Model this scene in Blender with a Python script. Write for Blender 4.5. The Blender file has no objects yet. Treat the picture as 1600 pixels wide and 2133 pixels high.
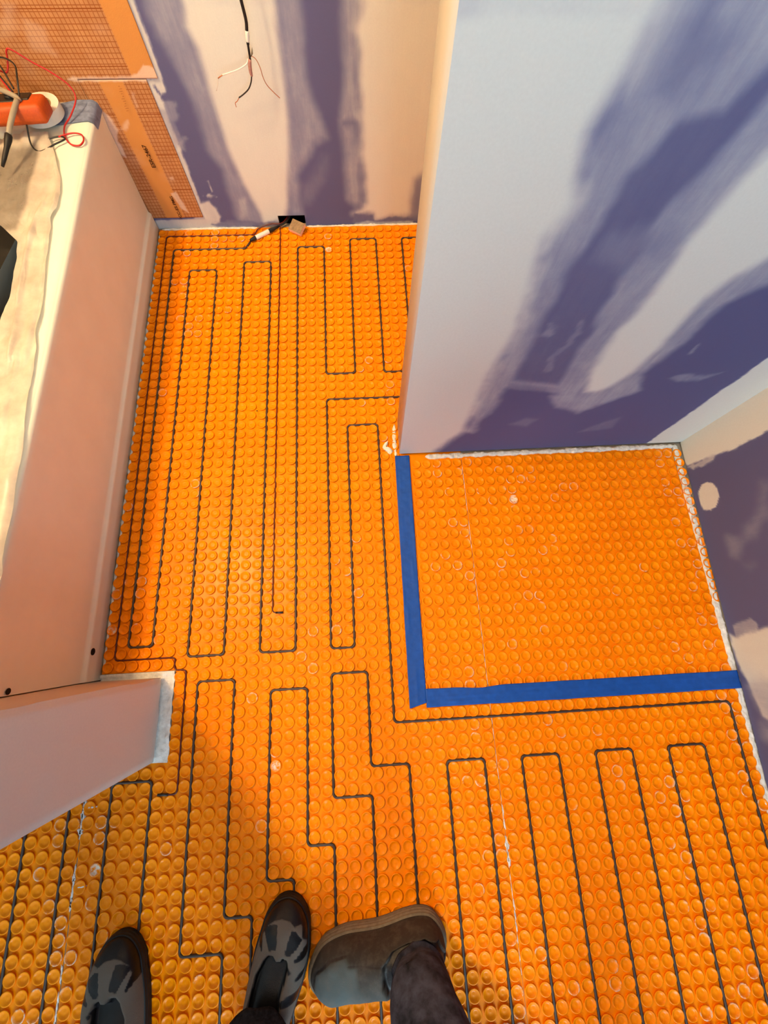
import bpy, bmesh, math, random
import numpy as np
from mathutils import Vector, Matrix

random.seed(7)
RNG = np.random.RandomState(11)
PI = math.pi
P = 0.0302            # stud pitch of the floor membrane, m
TOP = 0.0046          # height of the studs
C = bpy.context.scene.collection

# ------------------------------------------------------------------ camera, world, lights, exposure
cam_d = bpy.data.cameras.new('camera')
cam = bpy.data.objects.new('camera', cam_d)
C.objects.link(cam)
cam_d.sensor_fit = 'HORIZONTAL'
cam_d.sensor_width = 36.0
cam_d.lens = 19.3364
cam_d.clip_start = 0.02
cam.matrix_world = Matrix([[0.998304, 0.046923, -0.034469, 0.68921], [-0.054791, 0.957387, -0.283563, -1.39204], [0.019695, 0.284971, 0.958334, 1.11964], [0, 0, 0, 1]])
bpy.context.scene.camera = cam

vs = bpy.context.scene.view_settings
vs.view_transform = 'Standard'
vs.look = 'None'
vs.gamma = 1.0
vs.use_curve_mapping = False
vs.exposure = 0.18

world = bpy.data.worlds.new('world')
bpy.context.scene.world = world
world.use_nodes = True
world.node_tree.nodes['Background'].inputs[0].default_value = (0.62, 0.80, 1.0, 1)
world.node_tree.nodes['Background'].inputs[1].default_value = 1.5

# daylight through the open doorway behind the people
dl = bpy.data.lights.new('daylight', 'AREA')
dl.shape = 'RECTANGLE'; dl.size = 1.3; dl.size_y = 1.2
dl.color = (0.64, 0.86, 0.95); dl.energy = 88
dlo = bpy.data.objects.new('daylight', dl); C.objects.link(dlo)
dlo.location = (1.22, -5.1, 1.75)
dlo.rotation_euler = (math.radians(78), 0, 0)

# the warm bulb of the ceiling lamp above the bath
wl = bpy.data.lights.new('bulb_light', 'POINT')
wl.color = (1.0, 0.645, 0.32); wl.energy = 94; wl.shadow_soft_size = 0.10
wlo = bpy.data.objects.new('bulb_light', wl); C.objects.link(wlo)
wlo.location = (-0.36, -0.86, 2.24)

# ------------------------------------------------------------------ helpers
def tag(o, label=None, cat=None, group=None, kind=None):
    if label: o['label'] = label
    if cat: o['category'] = cat
    if group: o['group'] = group
    if kind: o['kind'] = kind
    return o

def empty(name, loc, label, cat, group=None):
    o = bpy.data.objects.new(name, None); C.objects.link(o)
    o.location = loc; o.empty_display_size = 0.05
    return tag(o, label, cat, group)

def link(name, me, mat, parent=None, smooth=True):
    mats = mat if isinstance(mat, (list, tuple)) else [mat]
    for m in mats: me.materials.append(m)
    if smooth: me.polygons.foreach_set('use_smooth', np.ones(len(me.polygons), dtype=bool))
    o = bpy.data.objects.new(name, me); C.objects.link(o)
    if parent is not None:
        o.parent = parent
        o.matrix_parent_inverse = Matrix.Translation(-parent.location)
    return o

def mesh_np(name, V, F, attr=None):
    """V (n,3); F (m,4) quads; attr dict name -> (n,)"""
    me = bpy.data.meshes.new(name)
    V = np.asarray(V, np.float32); F = np.asarray(F, np.int32)
    me.vertices.add(len(V)); me.vertices.foreach_set('co', V.ravel())
    k = F.shape[1]
    me.loops.add(F.size); me.loops.foreach_set('vertex_index', F.ravel())
    me.polygons.add(len(F))
    me.polygons.foreach_set('loop_start', np.arange(0, F.size, k, dtype=np.int32))
    me.polygons.foreach_set('loop_total', np.full(len(F), k, np.int32))
    me.update(calc_edges=True)
    me.validate()
    for a, v in (attr or {}).items():
        at = me.attributes.new(a, 'FLOAT', 'POINT')
        at.data.foreach_set('value', np.asarray(v, np.float32).ravel())
    return me

def grid_faces(nu, nv, wrap_u=False):
    """quads of a (nu, nv) vertex grid, index = i*nv + j"""
    i = np.arange(nu if wrap_u else nu - 1)[:, None]; j = np.arange(nv - 1)[None, :]
    a = i * nv + j; b = ((i + 1) % nu) * nv + j
    return np.stack([a, b, b + 1, a + 1], -1).reshape(-1, 4)

def bm_box(bm, x0, x1, y0, y1, z0, z1, bevel=0.0):
    vs_ = [bm.verts.new(c) for c in ((x0,y0,z0),(x1,y0,z0),(x1,y1,z0),(x0,y1,z0),(x0,y0,z1),(x1,y0,z1),(x1,y1,z1),(x0,y1,z1))]
    fs = [bm.faces.new([vs_[i] for i in f]) for f in ((3,2,1,0),(4,5,6,7),(0,1,5,4),(1,2,6,5),(2,3,7,6),(3,0,4,7))]
    if bevel:
        es = list({e for f in fs for e in f.edges})
        bmesh.ops.bevel(bm, geom=es, offset=bevel, segments=3, affect='EDGES', profile=0.5)
    return vs_

def from_bm(name, bm, mat, parent=None, smooth=False, xf=None):
    if xf is not None: bm.transform(xf)
    bmesh.ops.recalc_face_normals(bm, faces=bm.faces)
    me = bpy.data.meshes.new(name); bm.to_mesh(me); bm.free()
    return link(name, me, mat, parent, smooth)

def box(name, b, mat, parent=None, bevel=0.0, xf=None):
    bm = bmesh.new(); bm_box(bm, *b, bevel=bevel)
    return from_bm(name, bm, mat, parent, False, xf)

def catmull(pts, n=6):
    p = [np.array(q, float) for q in pts]
    p = [2 * p[0] - p[1]] + p + [2 * p[-1] - p[-2]]
    out = []
    for k in range(1, len(p) - 2):
        for t in np.linspace(0, 1, n, endpoint=False):
            out.append(0.5 * (2*p[k] + (p[k+1]-p[k-1])*t + (2*p[k-1]-5*p[k]+4*p[k+1]-p[k+2])*t*t + (-p[k-1]+3*p[k]-3*p[k+1]+p[k+2])*t**3))
    out.append(p[-2])
    return np.array(out)

def tube_mesh(name, path, r, seg=8, closed_ends=True):
    path = np.asarray(path, float); n = len(path)
    r = np.full(n, r) if np.isscalar(r) else np.asarray(r, float)
    T = np.gradient(path, axis=0); T /= np.linalg.norm(T, axis=1)[:, None] + 1e-12
    ref = np.array([0, 0, 1.0]) if abs(T[0, 2]) < 0.9 else np.array([0, 1.0, 0])
    N = np.cross(T[0], ref); N /= np.linalg.norm(N)
    V = []
    for k in range(n):
        N = N - T[k] * (N @ T[k]); N /= np.linalg.norm(N) + 1e-12
        B = np.cross(T[k], N)
        a = np.arange(seg) * 2 * PI / seg
        V.append(path[k] + r[k] * (np.cos(a)[:, None] * N + np.sin(a)[:, None] * B))
    V = np.concatenate(V)
    i = np.arange(n - 1)[:, None]; j = np.arange(seg)[None, :]
    a = i * seg + j; b = i * seg + (j + 1) % seg
    F = np.stack([a, b, b + seg, a + seg], -1).reshape(-1, 4)
    F = [tuple(f) for f in F]
    if closed_ends: F += [tuple(range(seg))[::-1], tuple(range((n-1)*seg, n*seg))]
    me = bpy.data.meshes.new(name); me.from_pydata([tuple(v) for v in V], [], F); me.update()
    return me

def tube(name, path, r, mat, parent=None, seg=8):
    return link(name, tube_mesh(name, path, r, seg), mat, parent)

def smoothstep(x): x = np.clip(x, 0, 1); return x * x * (3 - 2 * x)

class Noise:
    """periodic value noise on a lattice"""
    def __init__(s, seed): s.g = np.random.RandomState(seed).rand(64, 64)
    def __call__(s, x, y, f):
        x = np.asarray(x) * f; y = np.asarray(y) * f
        i = np.floor(x).astype(int); j = np.floor(y).astype(int)
        u = smoothstep(x - i); v = smoothstep(y - j); g = s.g
        return ((g[i % 64, j % 64] * (1-u) + g[(i+1) % 64, j % 64] * u) * (1-v) + (g[i % 64, (j+1) % 64] * (1-u) + g[(i+1) % 64, (j+1) % 64] * u) * v) * 2 - 1
    def fbm(s, x, y, f, o=3):
        return sum(s(x, y, f * 2**k) / 2**k for k in range(o)) / 1.5
NZ = Noise(3)

def sdf(px, py, poly):
    """signed distance (negative inside) of points to a polygon"""
    px = px[..., None]; py = py[..., None]
    A = np.array(poly, float); B = np.roll(A, -1, 0)
    ex, ey = (B - A).T
    wx = px - A[:, 0]; wy = py - A[:, 1]
    t = np.clip((wx * ex + wy * ey) / (ex * ex + ey * ey + 1e-12), 0, 1)
    d = np.sqrt(((wx - ex * t) ** 2 + (wy - ey * t) ** 2).min(-1))
    c = ((A[:, 1] > py) != (B[:, 1] > py)) & (px < ex * (py - A[:, 1]) / (ey + 1e-15 * (ey == 0)) + A[:, 0])
    return np.where(c.sum(-1) % 2 == 1, -d, d)

def paint(u, v, layers, base=0.0, vclamp=None):
    """lay polygons of coverage over each other; returns value per point"""
    m = np.full(u.shape, base, float)
    vv = np.minimum(v, vclamp) if vclamp else v
    for lvl, soft, op, rag, poly in layers:
        poly = np.array(poly); lo = poly.min(0) - soft - 3*rag - .01; hi = poly.max(0) + soft + 3*rag + .01
        k = (u > lo[0]) & (u < hi[0]) & (vv > lo[1]) & (vv < hi[1])
        if not k.any(): continue
        d = sdf(u[k], vv[k], poly) + rag * NZ.fbm(u[k], v[k], 22 if soft > .008 else 70, 3)
        a = smoothstep(0.5 - d / (2 * soft)) * op
        m[k] = m[k] * (1 - a) + lvl * a
    return m

# ------------------------------------------------------------------ materials
def new_mat(name):
    m = bpy.data.materials.new(name); m.use_nodes = True
    nt = m.node_tree
    return m, nt, nt.nodes['Principled BSDF']

def noise_node(nt, scale, detail=4, rough=0.6, vec=None):
    n = nt.nodes.new('ShaderNodeTexNoise')
    n.inputs['Scale'].default_value = scale; n.inputs['Detail'].default_value = detail; n.inputs['Roughness'].default_value = rough
    if vec is None:
        tc = nt.nodes.new('ShaderNodeTexCoord'); vec = tc.outputs['Object']
    nt.links.new(vec, n.inputs['Vector'])
    return n

def ramp(nt, fac, stops):
    r = nt.nodes.new('ShaderNodeValToRGB')
    e = r.color_ramp.elements
    while len(e) < len(stops): e.new(0.5)
    for k, (p, c) in enumerate(stops):
        e[k].position = p; e[k].color = (c[0], c[1], c[2], 1)
    nt.links.new(fac, r.inputs[0])
    return r

def math_node(nt, op, a, b=None, c=None):
    n = nt.nodes.new('ShaderNodeMath'); n.operation = op
    for i, x in enumerate((a, b, c)):
        if x is None: continue
        if isinstance(x, (int, float)): n.inputs[i].default_value = x
        else: nt.links.new(x, n.inputs[i])
    return n.outputs[0]

def mixc(nt, fac, a, b):
    n = nt.nodes.new('ShaderNodeMix'); n.data_type = 'RGBA'
    for s, x in ((n.inputs[0], fac), (n.inputs[6], a), (n.inputs[7], b)):
        if isinstance(x, (int, float)): s.default_value = x
        elif isinstance(x, (tuple, list)): s.default_value = (x[0], x[1], x[2], 1)
        else: nt.links.new(x, s)
    return n.outputs[2]

def bump(nt, bsdf, h, strength, dist):
    b = nt.nodes.new('ShaderNodeBump'); b.inputs['Strength'].default_value = strength; b.inputs['Distance'].default_value = dist
    nt.links.new(h, b.inputs['Height']); nt.links.new(b.outputs[0], bsdf.inputs['Normal'])

def simple(name, col, rough=0.6, spec=0.5, var=0.12, scale=40, bmp=0.0, bdist=0.001, metallic=0, coat=0):
    m, nt, b = new_mat(name)
    n = noise_node(nt, scale)
    lo = tuple(c * (1 - var) for c in col); hi = tuple(min(1, c * (1 + var)) for c in col)
    r = ramp(nt, n.outputs[0], [(0.3, lo), (0.7, hi)])
    nt.links.new(r.outputs[0], b.inputs['Base Color'])
    b.inputs['Roughness'].default_value = rough; b.inputs['Specular IOR Level'].default_value = spec
    b.inputs['Metallic'].default_value = metallic
    b.inputs['Coat Weight'].default_value = coat
    if bmp: bump(nt, b, n.outputs[0], bmp, bdist)
    return m

def attr_out(nt, name):
    a = nt.nodes.new('ShaderNodeAttribute'); a.attribute_name = name
    return a.outputs['Fac']

MUD = (0.695, 0.73, 0.68)
PURPLE = (0.100, 0.108, 0.245)
def wall_mat():
    m, nt, b = new_mat('taped_purple_drywall')
    at = attr_out(nt, 'mud')
    n1 = noise_node(nt, 14, 5, 0.65); n2 = noise_node(nt, 260, 2, 0.5)
    tc = nt.nodes.new('ShaderNodeTexCoord'); mp = nt.nodes.new('ShaderNodeMapping')
    mp.inputs['Scale'].default_value = (48, 48, 7); nt.links.new(tc.outputs['Object'], mp.inputs[0])
    n3 = noise_node(nt, 1.0, 5, 0.7, mp.outputs[0])
    # haze amount is broken up where the compound is thin
    s = math_node(nt, 'ADD', math_node(nt, 'MULTIPLY', math_node(nt, 'SUBTRACT', n3.outputs[0], 0.5), 0.42), math_node(nt, 'MULTIPLY', math_node(nt, 'SUBTRACT', n1.outputs[0], 0.5), 0.35))
    thin = math_node(nt, 'MULTIPLY', math_node(nt, 'MULTIPLY', at, math_node(nt, 'SUBTRACT', 1.0, at)), 3.6)
    f = nt.nodes.new('ShaderNodeClamp'); nt.links.new(math_node(nt, 'ADD', at, math_node(nt, 'MULTIPLY', s, thin)), f.inputs[0])
    r = ramp(nt, f.outputs[0], [(0.0, PURPLE), (0.38, (0.245, 0.265, 0.385)), (0.65, (0.44, 0.455, 0.51)), (1.0, MUD)])
    r.color_ramp.interpolation = 'LINEAR'
    g = mixc(nt, math_node(nt, 'MULTIPLY', n2.outputs[0], 0.10), r.outputs[0], (0.05, 0.05, 0.05))
    nt.links.new(g, b.inputs['Base Color'])
    b.inputs['Roughness'].default_value = 0.72; b.inputs['Specular IOR Level'].default_value = 0.3
    h = math_node(nt, 'ADD', math_node(nt, 'MULTIPLY', n2.outputs[0], 0.3), math_node(nt, 'MULTIPLY', f.outputs[0], 1.0))
    bump(nt, b, h, 0.25, 0.0012)
    return m

def membrane_mat():
    m, nt, b = new_mat('orange_membrane_plastic')
    at = attr_out(nt, 'mortar')
    n1 = noise_node(nt, 9, 3); n2 = noise_node(nt, 300, 3, 0.7); n3 = noise_node(nt, 120, 4, 0.7)
    r = ramp(nt, n1.outputs[0], [(0.3, (0.90, 0.238, 0.0004)), (0.7, (0.96, 0.285, 0.0005))])
    wf = math_node(nt, 'MULTIPLY', at, ramp(nt, n3.outputs[0], [(0.42, (0, 0, 0)), (0.56, (1, 1, 1))]).outputs[0])
    c = mixc(nt, wf, r.outputs[0], (0.80, 0.70, 0.58))
    # thin dried thinset dust
    d = ramp(nt, n2.outputs[0], [(0.72, (0, 0, 0)), (0.80, (1, 1, 1))]).outputs[0]
    c = mixc(nt, math_node(nt, 'MULTIPLY', d, 0.02), c, (0.9, 0.45, 0.1))
    nt.links.new(c, b.inputs['Base Color'])
    rr = nt.nodes.new('ShaderNodeMapRange'); nt.links.new(n3.outputs[0], rr.inputs[0])
    rr.inputs[3].default_value = 0.20; rr.inputs[4].default_value = 0.36
    nt.links.new(rr.outputs[0], b.inputs['Roughness'])
    b.inputs['Specular IOR Level'].default_value = 0.12
    bump(nt, b, n3.outputs[0], 0.25, 0.0006)
    return m

def kerdi_mat():
    m, nt, b = new_mat('orange_fleece_backer_board')
    tc = nt.nodes.new('ShaderNodeTexCoord'); sx = nt.nodes.new('ShaderNodeSeparateXYZ')
    nt.links.new(tc.outputs['Object'], sx.inputs[0])
    def lines(axis, off, step, w):
        t = math_node(nt, 'FRACT', math_node(nt, 'DIVIDE', math_node(nt, 'ADD', axis, off), step))
        return math_node(nt, 'GREATER_THAN', math_node(nt, 'ABSOLUTE', math_node(nt, 'SUBTRACT', t, 0.5)), 0.5 - w / step / 2)
    X, Z = sx.outputs[0], sx.outputs[2]
    ln = math_node(nt, 'MAXIMUM', lines(X, 10.0, 0.0101, 0.0018), lines(Z, 10 - 0.0355 + 0.0005, 0.0101, 0.0017))
    hv = math_node(nt, 'MAXIMUM', lines(Z, 10 - 0.0335, 0.1, 0.0019), 0.0)
    g = math_node(nt, 'MULTIPLY', math_node(nt, 'MAXIMUM', math_node(nt, 'MULTIPLY', ln, 0.75), hv), attr_out(nt, 'grid'))
    n1 = noise_node(nt, 26, 4); n2 = noise_node(nt, 500, 2)
    base = ramp(nt, n1.outputs[0], [(0.3, (0.40, 0.18, 0.070)), (0.7, (0.50, 0.25, 0.10))]).outputs[0]
    plain = mixc(nt, attr_out(nt, 'grid'), (0.56, 0.25, 0.065), base)
    c = mixc(nt, g, plain, (0.25, 0.065, 0.01))
    at = attr_out(nt, 'mud')
    c = mixc(nt, at, c, (0.72, 0.60, 0.50))
    nt.links.new(c, b.inputs['Base Color'])
    b.inputs['Roughness'].default_value = 0.85; b.inputs['Specular IOR Level'].default_value = 0.2
    bump(nt, b, n2.outputs[0], 0.4, 0.001)
    return m

M = {}
M['wall'] = wall_mat()
M['membrane'] = membrane_mat()
M['kerdi'] = kerdi_mat()
M['mud'] = simple('white_joint_compound', MUD, 0.75, 0.3, 0.06, 30, 0.2)
M['thinset'] = simple('pale_thinset_mortar', (0.76, 0.76, 0.73), 0.9, 0.2, 0.16, 90, 0.8, 0.003)
M['subfloor'] = simple('grey_plywood_subfloor', (0.30, 0.27, 0.22), 0.9, 0.2, 0.2, 20, 0.5)
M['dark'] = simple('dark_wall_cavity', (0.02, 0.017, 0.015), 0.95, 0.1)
M['cable'] = simple('dark_grey_heating_cable', (0.045, 0.028, 0.020), 0.45, 0.5, 0.1)
M['red_wire'] = simple('dark_red_sensor_wire', (0.085, 0.004, 0.003), 0.4, 0.5, 0.1)
M['tape'] = simple('blue_masking_tape', (0.003, 0.070, 0.38), 0.62, 0.35, 0.13, 60, 0.5, 0.0012)
M['tape_dusty'] = simple('dusty_blue_masking_tape', (0.17, 0.22, 0.36), 0.7, 0.3, 0.35, 60, 0.4)
M['enamel'] = simple('white_tub_enamel', (0.77, 0.83, 0.76), 0.45, 0.4, 0.03, 12)
M['black'] = simple('black_plastic', (0.012, 0.012, 0.012), 0.4, 0.5, 0.1)
M['black_rubber'] = simple('black_rubber', (0.007, 0.007, 0.007), 0.55, 0.4, 0.1)
M['white'] = simple('white_plastic', (0.80, 0.78, 0.72), 0.5, 0.4, 0.04)
M['copper'] = simple('bare_copper', (0.55, 0.22, 0.10), 0.35, 0.5, 0.1, metallic=0.8)
M['orange_case'] = simple('orange_rubber_holster', (0.46, 0.068, 0.005), 0.55, 0.4, 0.12, 200, 0.3)
M['grey_cap'] = simple('grey_probe_sleeve', (0.30, 0.27, 0.21), 0.5, 0.4, 0.1)
M['red'] = simple('red_lead_rubber', (0.42, 0.012, 0.012), 0.4, 0.5, 0.1)
M['wood'] = simple('weathered_brown_wood', (0.30, 0.20, 0.11), 0.85, 0.2, 0.3, 90, 0.5)
M['wood_cut'] = simple('pale_cut_wood', (0.80, 0.52, 0.34), 0.85, 0.2, 0.12, 60, 0.4)
M['liner'] = simple('black_tarp', (0.010, 0.009, 0.009), 0.6, 0.3, 0.3, 8, 0.5, 0.01)
M['ceiling'] = simple('white_ceiling_paint', (0.86, 0.86, 0.85), 0.9, 0.2, 0.03)
M['jeans'] = simple('worn_dark_plum_denim', (0.034, 0.040, 0.062), 0.95, 0.12, 0.75, 38, 0.8, 0.003)
M['black_jeans'] = simple('black_ribbed_denim', (0.014, 0.015, 0.018), 0.95, 0.15, 0.6, 140, 0.8, 0.003)
M['skin'] = simple('skin', (0.55, 0.32, 0.22), 0.55, 0.4, 0.06)
M['sole'] = simple('beige_crepe_sole', (0.19, 0.155, 0.105), 0.85, 0.2, 0.18, 120, 0.5)

def film_mat():
    m, nt, b = new_mat('cloudy_plastic_film')
    n = noise_node(nt, 16, 5, 0.6)
    r = ramp(nt, n.outputs[0], [(0.3, (0.50, 0.46, 0.40)), (0.7, (0.74, 0.70, 0.62))])
    nt.links.new(r.outputs[0], b.inputs['Base Color'])
    b.inputs['Roughness'].default_value = 0.36; b.inputs['Specular IOR Level'].default_value = 0.5
    rr = nt.nodes.new('ShaderNodeMapRange'); nt.links.new(n.outputs[0], rr.inputs[0])
    rr.inputs[3].default_value = 0.80; rr.inputs[4].default_value = 1.0
    nt.links.new(math_node(nt, 'MULTIPLY', rr.outputs[0], attr_out(nt, 'layers')), b.inputs['Alpha'])
    return m
M['film'] = film_mat()

def shoe_mat(name, stops, rough, spec=0.5, grime=0.5, scale=30):
    m, nt, b = new_mat(name)
    n = noise_node(nt, scale, 5, 0.7); n2 = noise_node(nt, 600, 2)
    r = ramp(nt, attr_out(nt, 'pat'), stops); r.color_ramp.interpolation = 'LINEAR'
    d = mixc(nt, math_node(nt, 'MULTIPLY', ramp(nt, n.outputs[0], [(0.45, (0, 0, 0)), (0.75, (1, 1, 1))]).outputs[0], grime), r.outputs[0], (0.14, 0.12, 0.10))
    nt.links.new(d, b.inputs['Base Color'])
    rg = nt.nodes.new('ShaderNodeMapRange'); nt.links.new(attr_out(nt, 'pat'), rg.inputs[0]); rg.inputs[1].default_value = 0.1; rg.inputs[2].default_value = 0.5
    rg.inputs[3].default_value = rough - .12; rg.inputs[4].default_value = min(1, rough + .3); nt.links.new(rg.outputs[0], b.inputs['Roughness'])
    b.inputs['Roughness'].default_value = rough; b.inputs['Specular IOR Level'].default_value = spec
    bump(nt, b, n2.outputs[0], 0.3, 0.001)
    return m
M['sneaker'] = shoe_mat('black_and_taupe_sneaker_upper', [(0.0, (0.003, 0.003, 0.003)), (0.30, (0.007, 0.007, 0.008)), (0.48, (0.125, 0.108, 0.088)), (1.0, (0.20, 0.17, 0.13))], 0.5, 0.35, 0.04)
M['workshoe'] = shoe_mat('dusty_grey_leather_upper', [(0.0, (0.006, 0.004, 0.003)), (0.3, (0.022, 0.015, 0.011)), (0.6, (0.046, 0.043, 0.037)), (1.0, (0.095, 0.120, 0.118))], 0.6, 0.3, 0.45, 38)

# ------------------------------------------------------------------ outlines of the joint compound, measured on each wall (metres)
PART_MUD = [  # (amount of joint compound, edge softness m, opacity, raggedness m, outline on the wall in m)
    (0.46,0.012,1,0.012,[(0.961,0.906),(0.961,0.864),(0.947,0.814),(0.967,0.744),(0.951,0.693),(0.962,0.582),(0.969,0.499),(0.952,0.372),(0.955,0.127),(0.972,0.126),(1.01,0.346),(1.129,0.306),(1.221,0.216),(1.287,0.269),(1.322,0.31),(1.286,0.367),(1.31,0.46),(1.31,0.56),(1.343,0.603),(1.347,0.634),(1.063,0.919),(0.956,0.919)]),
    (1,0.022,1,0.006,[(0.765,-0.231),(0.952,0.139),(0.952,0.372),(0.969,0.499),(0.962,0.582),(0.951,0.693),(0.967,0.744),(0.947,0.814),(0.961,0.864),(0.961,0.906),(0.958,0.919),(0.726,0.919)]),
    (0.08,0.01,1,0.006,[(1.104,0.878),(1.095,0.866),(1.082,0.831),(1.039,0.822),(1.022,0.788),(1.011,0.772),(1.014,0.74),(1.01,0.679),(1.001,0.634),(1.006,0.558),(1.01,0.361),(1.115,0.339),(1.106,0.504),(1.092,0.591),(1.083,0.696),(1.092,0.756),(1.104,0.799),(1.116,0.866)]),
    (0.28,0.02,0.8,0.012,[(1.027,0.658),(1.034,0.7),(1.088,0.702),(1.11,0.673),(1.086,0.631)]),
    (0.62,0.03,1,0.01,[(0.987,0.912),(1.065,0.898),(1.086,0.896),(1.063,0.919),(0.972,0.919)]),
    (0.2,0.02,0.8,0.012,[(0.996,0.897),(1.009,0.904),(1.044,0.885),(1.032,0.866),(1.017,0.844),(0.993,0.849)]),
    (1,0.014,1,0.005,[(1.192,0.306),(1.165,0.389),(1.155,0.512),(1.163,0.588),(1.153,0.665),(1.153,0.712),(1.157,0.758),(1.165,0.792),(1.171,0.811),(1.314,0.667),(1.297,0.652),(1.275,0.621),(1.261,0.576),(1.264,0.523),(1.267,0.45),(1.26,0.38),(1.241,0.323),(1.22,0.3)]),
    (0.5,0.01,0.8,0.006,[(1.115,0.294),(1.184,0.293),(1.251,0.315),(1.301,0.328),(1.328,0.301),(1.287,0.269),(1.224,0.211),(1.152,0.241)]),
    (0.3,0.006,0.7,0.004,[(0.998,0.354),(1.122,0.323),(1.138,0.308),(1.067,0.316),(1.01,0.33)]),
    (0.8,0.005,0.25,0.008,[(1.061,0.386),(1.058,0.442),(1.074,0.471),(1.075,0.531),(1.084,0.528),(1.086,0.488),(1.071,0.441),(1.077,0.39)]),
    (0.55,0.006,0.6,0.006,[(1.016,0.497),(1.019,0.526),(1.038,0.517),(1.032,0.496)]),
    (0.4,0.006,0.7,0.004,[(1.359,0.348),(1.382,0.362),(1.438,0.351),(1.474,0.364),(1.44,0.335),(1.393,0.334)]),
    (0.6,0.003,0.6,0.002,[(1.341,0.43),(1.338,0.461),(1.343,0.458),(1.347,0.43)]),
    (0.25,0.01,0.7,0.006,[(1.063,0.165),(1.096,0.194),(1.132,0.186),(1.112,0.149)]),
    (0.2,0.01,0.7,0.006,[(1.275,0.104),(1.318,0.155),(1.346,0.175),(1.362,0.117)]),
    (1,0.003,1,0.003,[(1.521,0.511),(1.527,0.409),(1.526,0.378),(1.529,0.337),(1.524,0.288),(1.527,0.24),(1.528,0.175),(1.526,0.082),(1.527,0.005),(1.587,-0.127),(2.276,-0.199)]),
]
RIGHT_MUD = [  # (amount of joint compound, edge softness m, opacity, raggedness m, outline on the wall in m)
    (1,0.003,1,0.003,[(-0.79,0.436),(-0.999,0.37),(-0.985,0.265),(-0.986,0.223),(-0.987,0.189),(-0.986,0.164),(-0.978,0.12),(-0.973,0.085),(-0.969,0.046),(-0.966,0.011),(-0.947,0.002),(-0.884,-0.029),(-0.842,-0.016)]),
    (0.75,0.003,0.8,0.006,[(-0.966,0.011),(-0.969,0.046),(-0.973,0.085),(-0.974,0.112),(-0.985,0.1),(-0.988,0.07),(-0.988,0.043),(-0.973,0.009)]),
    (0.95,0.002,1,0.002,[(-1.034,0.058),(-1.045,0.08),(-1.067,0.089),(-1.089,0.088),(-1.112,0.071),(-1.116,0.051),(-1.106,0.025),(-1.078,0.021),(-1.052,0.026),(-1.038,0.04)]),
    (0.25,0.02,0.8,0.01,[(-1.097,0.212),(-1.105,0.227),(-1.175,0.204),(-1.182,0.17),(-1.139,0.194)]),
    (0.3,0.02,0.8,0.01,[(-1.195,0.08),(-1.219,0.123),(-1.255,0.095),(-1.244,0.073)]),
    (0.3,0.02,0.8,0.01,[(-1.18,0.135),(-1.172,0.183),(-1.214,0.162),(-1.22,0.13)]),
    (0.15,0.02,0.7,0.01,[(-1.274,0.105),(-1.282,0.133),(-1.286,0.121)]),
    (0.5,0.003,0.9,0.003,[(-1.42,0.026),(-1.403,0.083),(-1.415,0.1),(-1.429,0.098),(-1.446,0.066),(-1.453,0.027)]),
    (0.95,0.006,1,0.003,[(-1.443,0.01),(-1.451,0.032),(-1.437,0.073),(-1.422,0.139),(-1.417,0.198),(-1.646,0.126),(-1.64,0.069),(-1.633,0.043),(-1.595,0.037),(-1.563,0.029),(-1.535,0.018),(-1.493,0.01),(-1.467,0.006)]),
    (0.62,0.02,0.8,0.01,[(-1.566,0.028),(-1.54,0.073),(-1.549,0.125),(-1.623,0.102),(-1.633,0.061),(-1.613,0.043)]),
    (0.4,0.02,0.8,0.01,[(-1.652,0.038),(-1.653,0.092),(-1.683,0.083),(-1.682,0.035)]),
]
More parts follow.
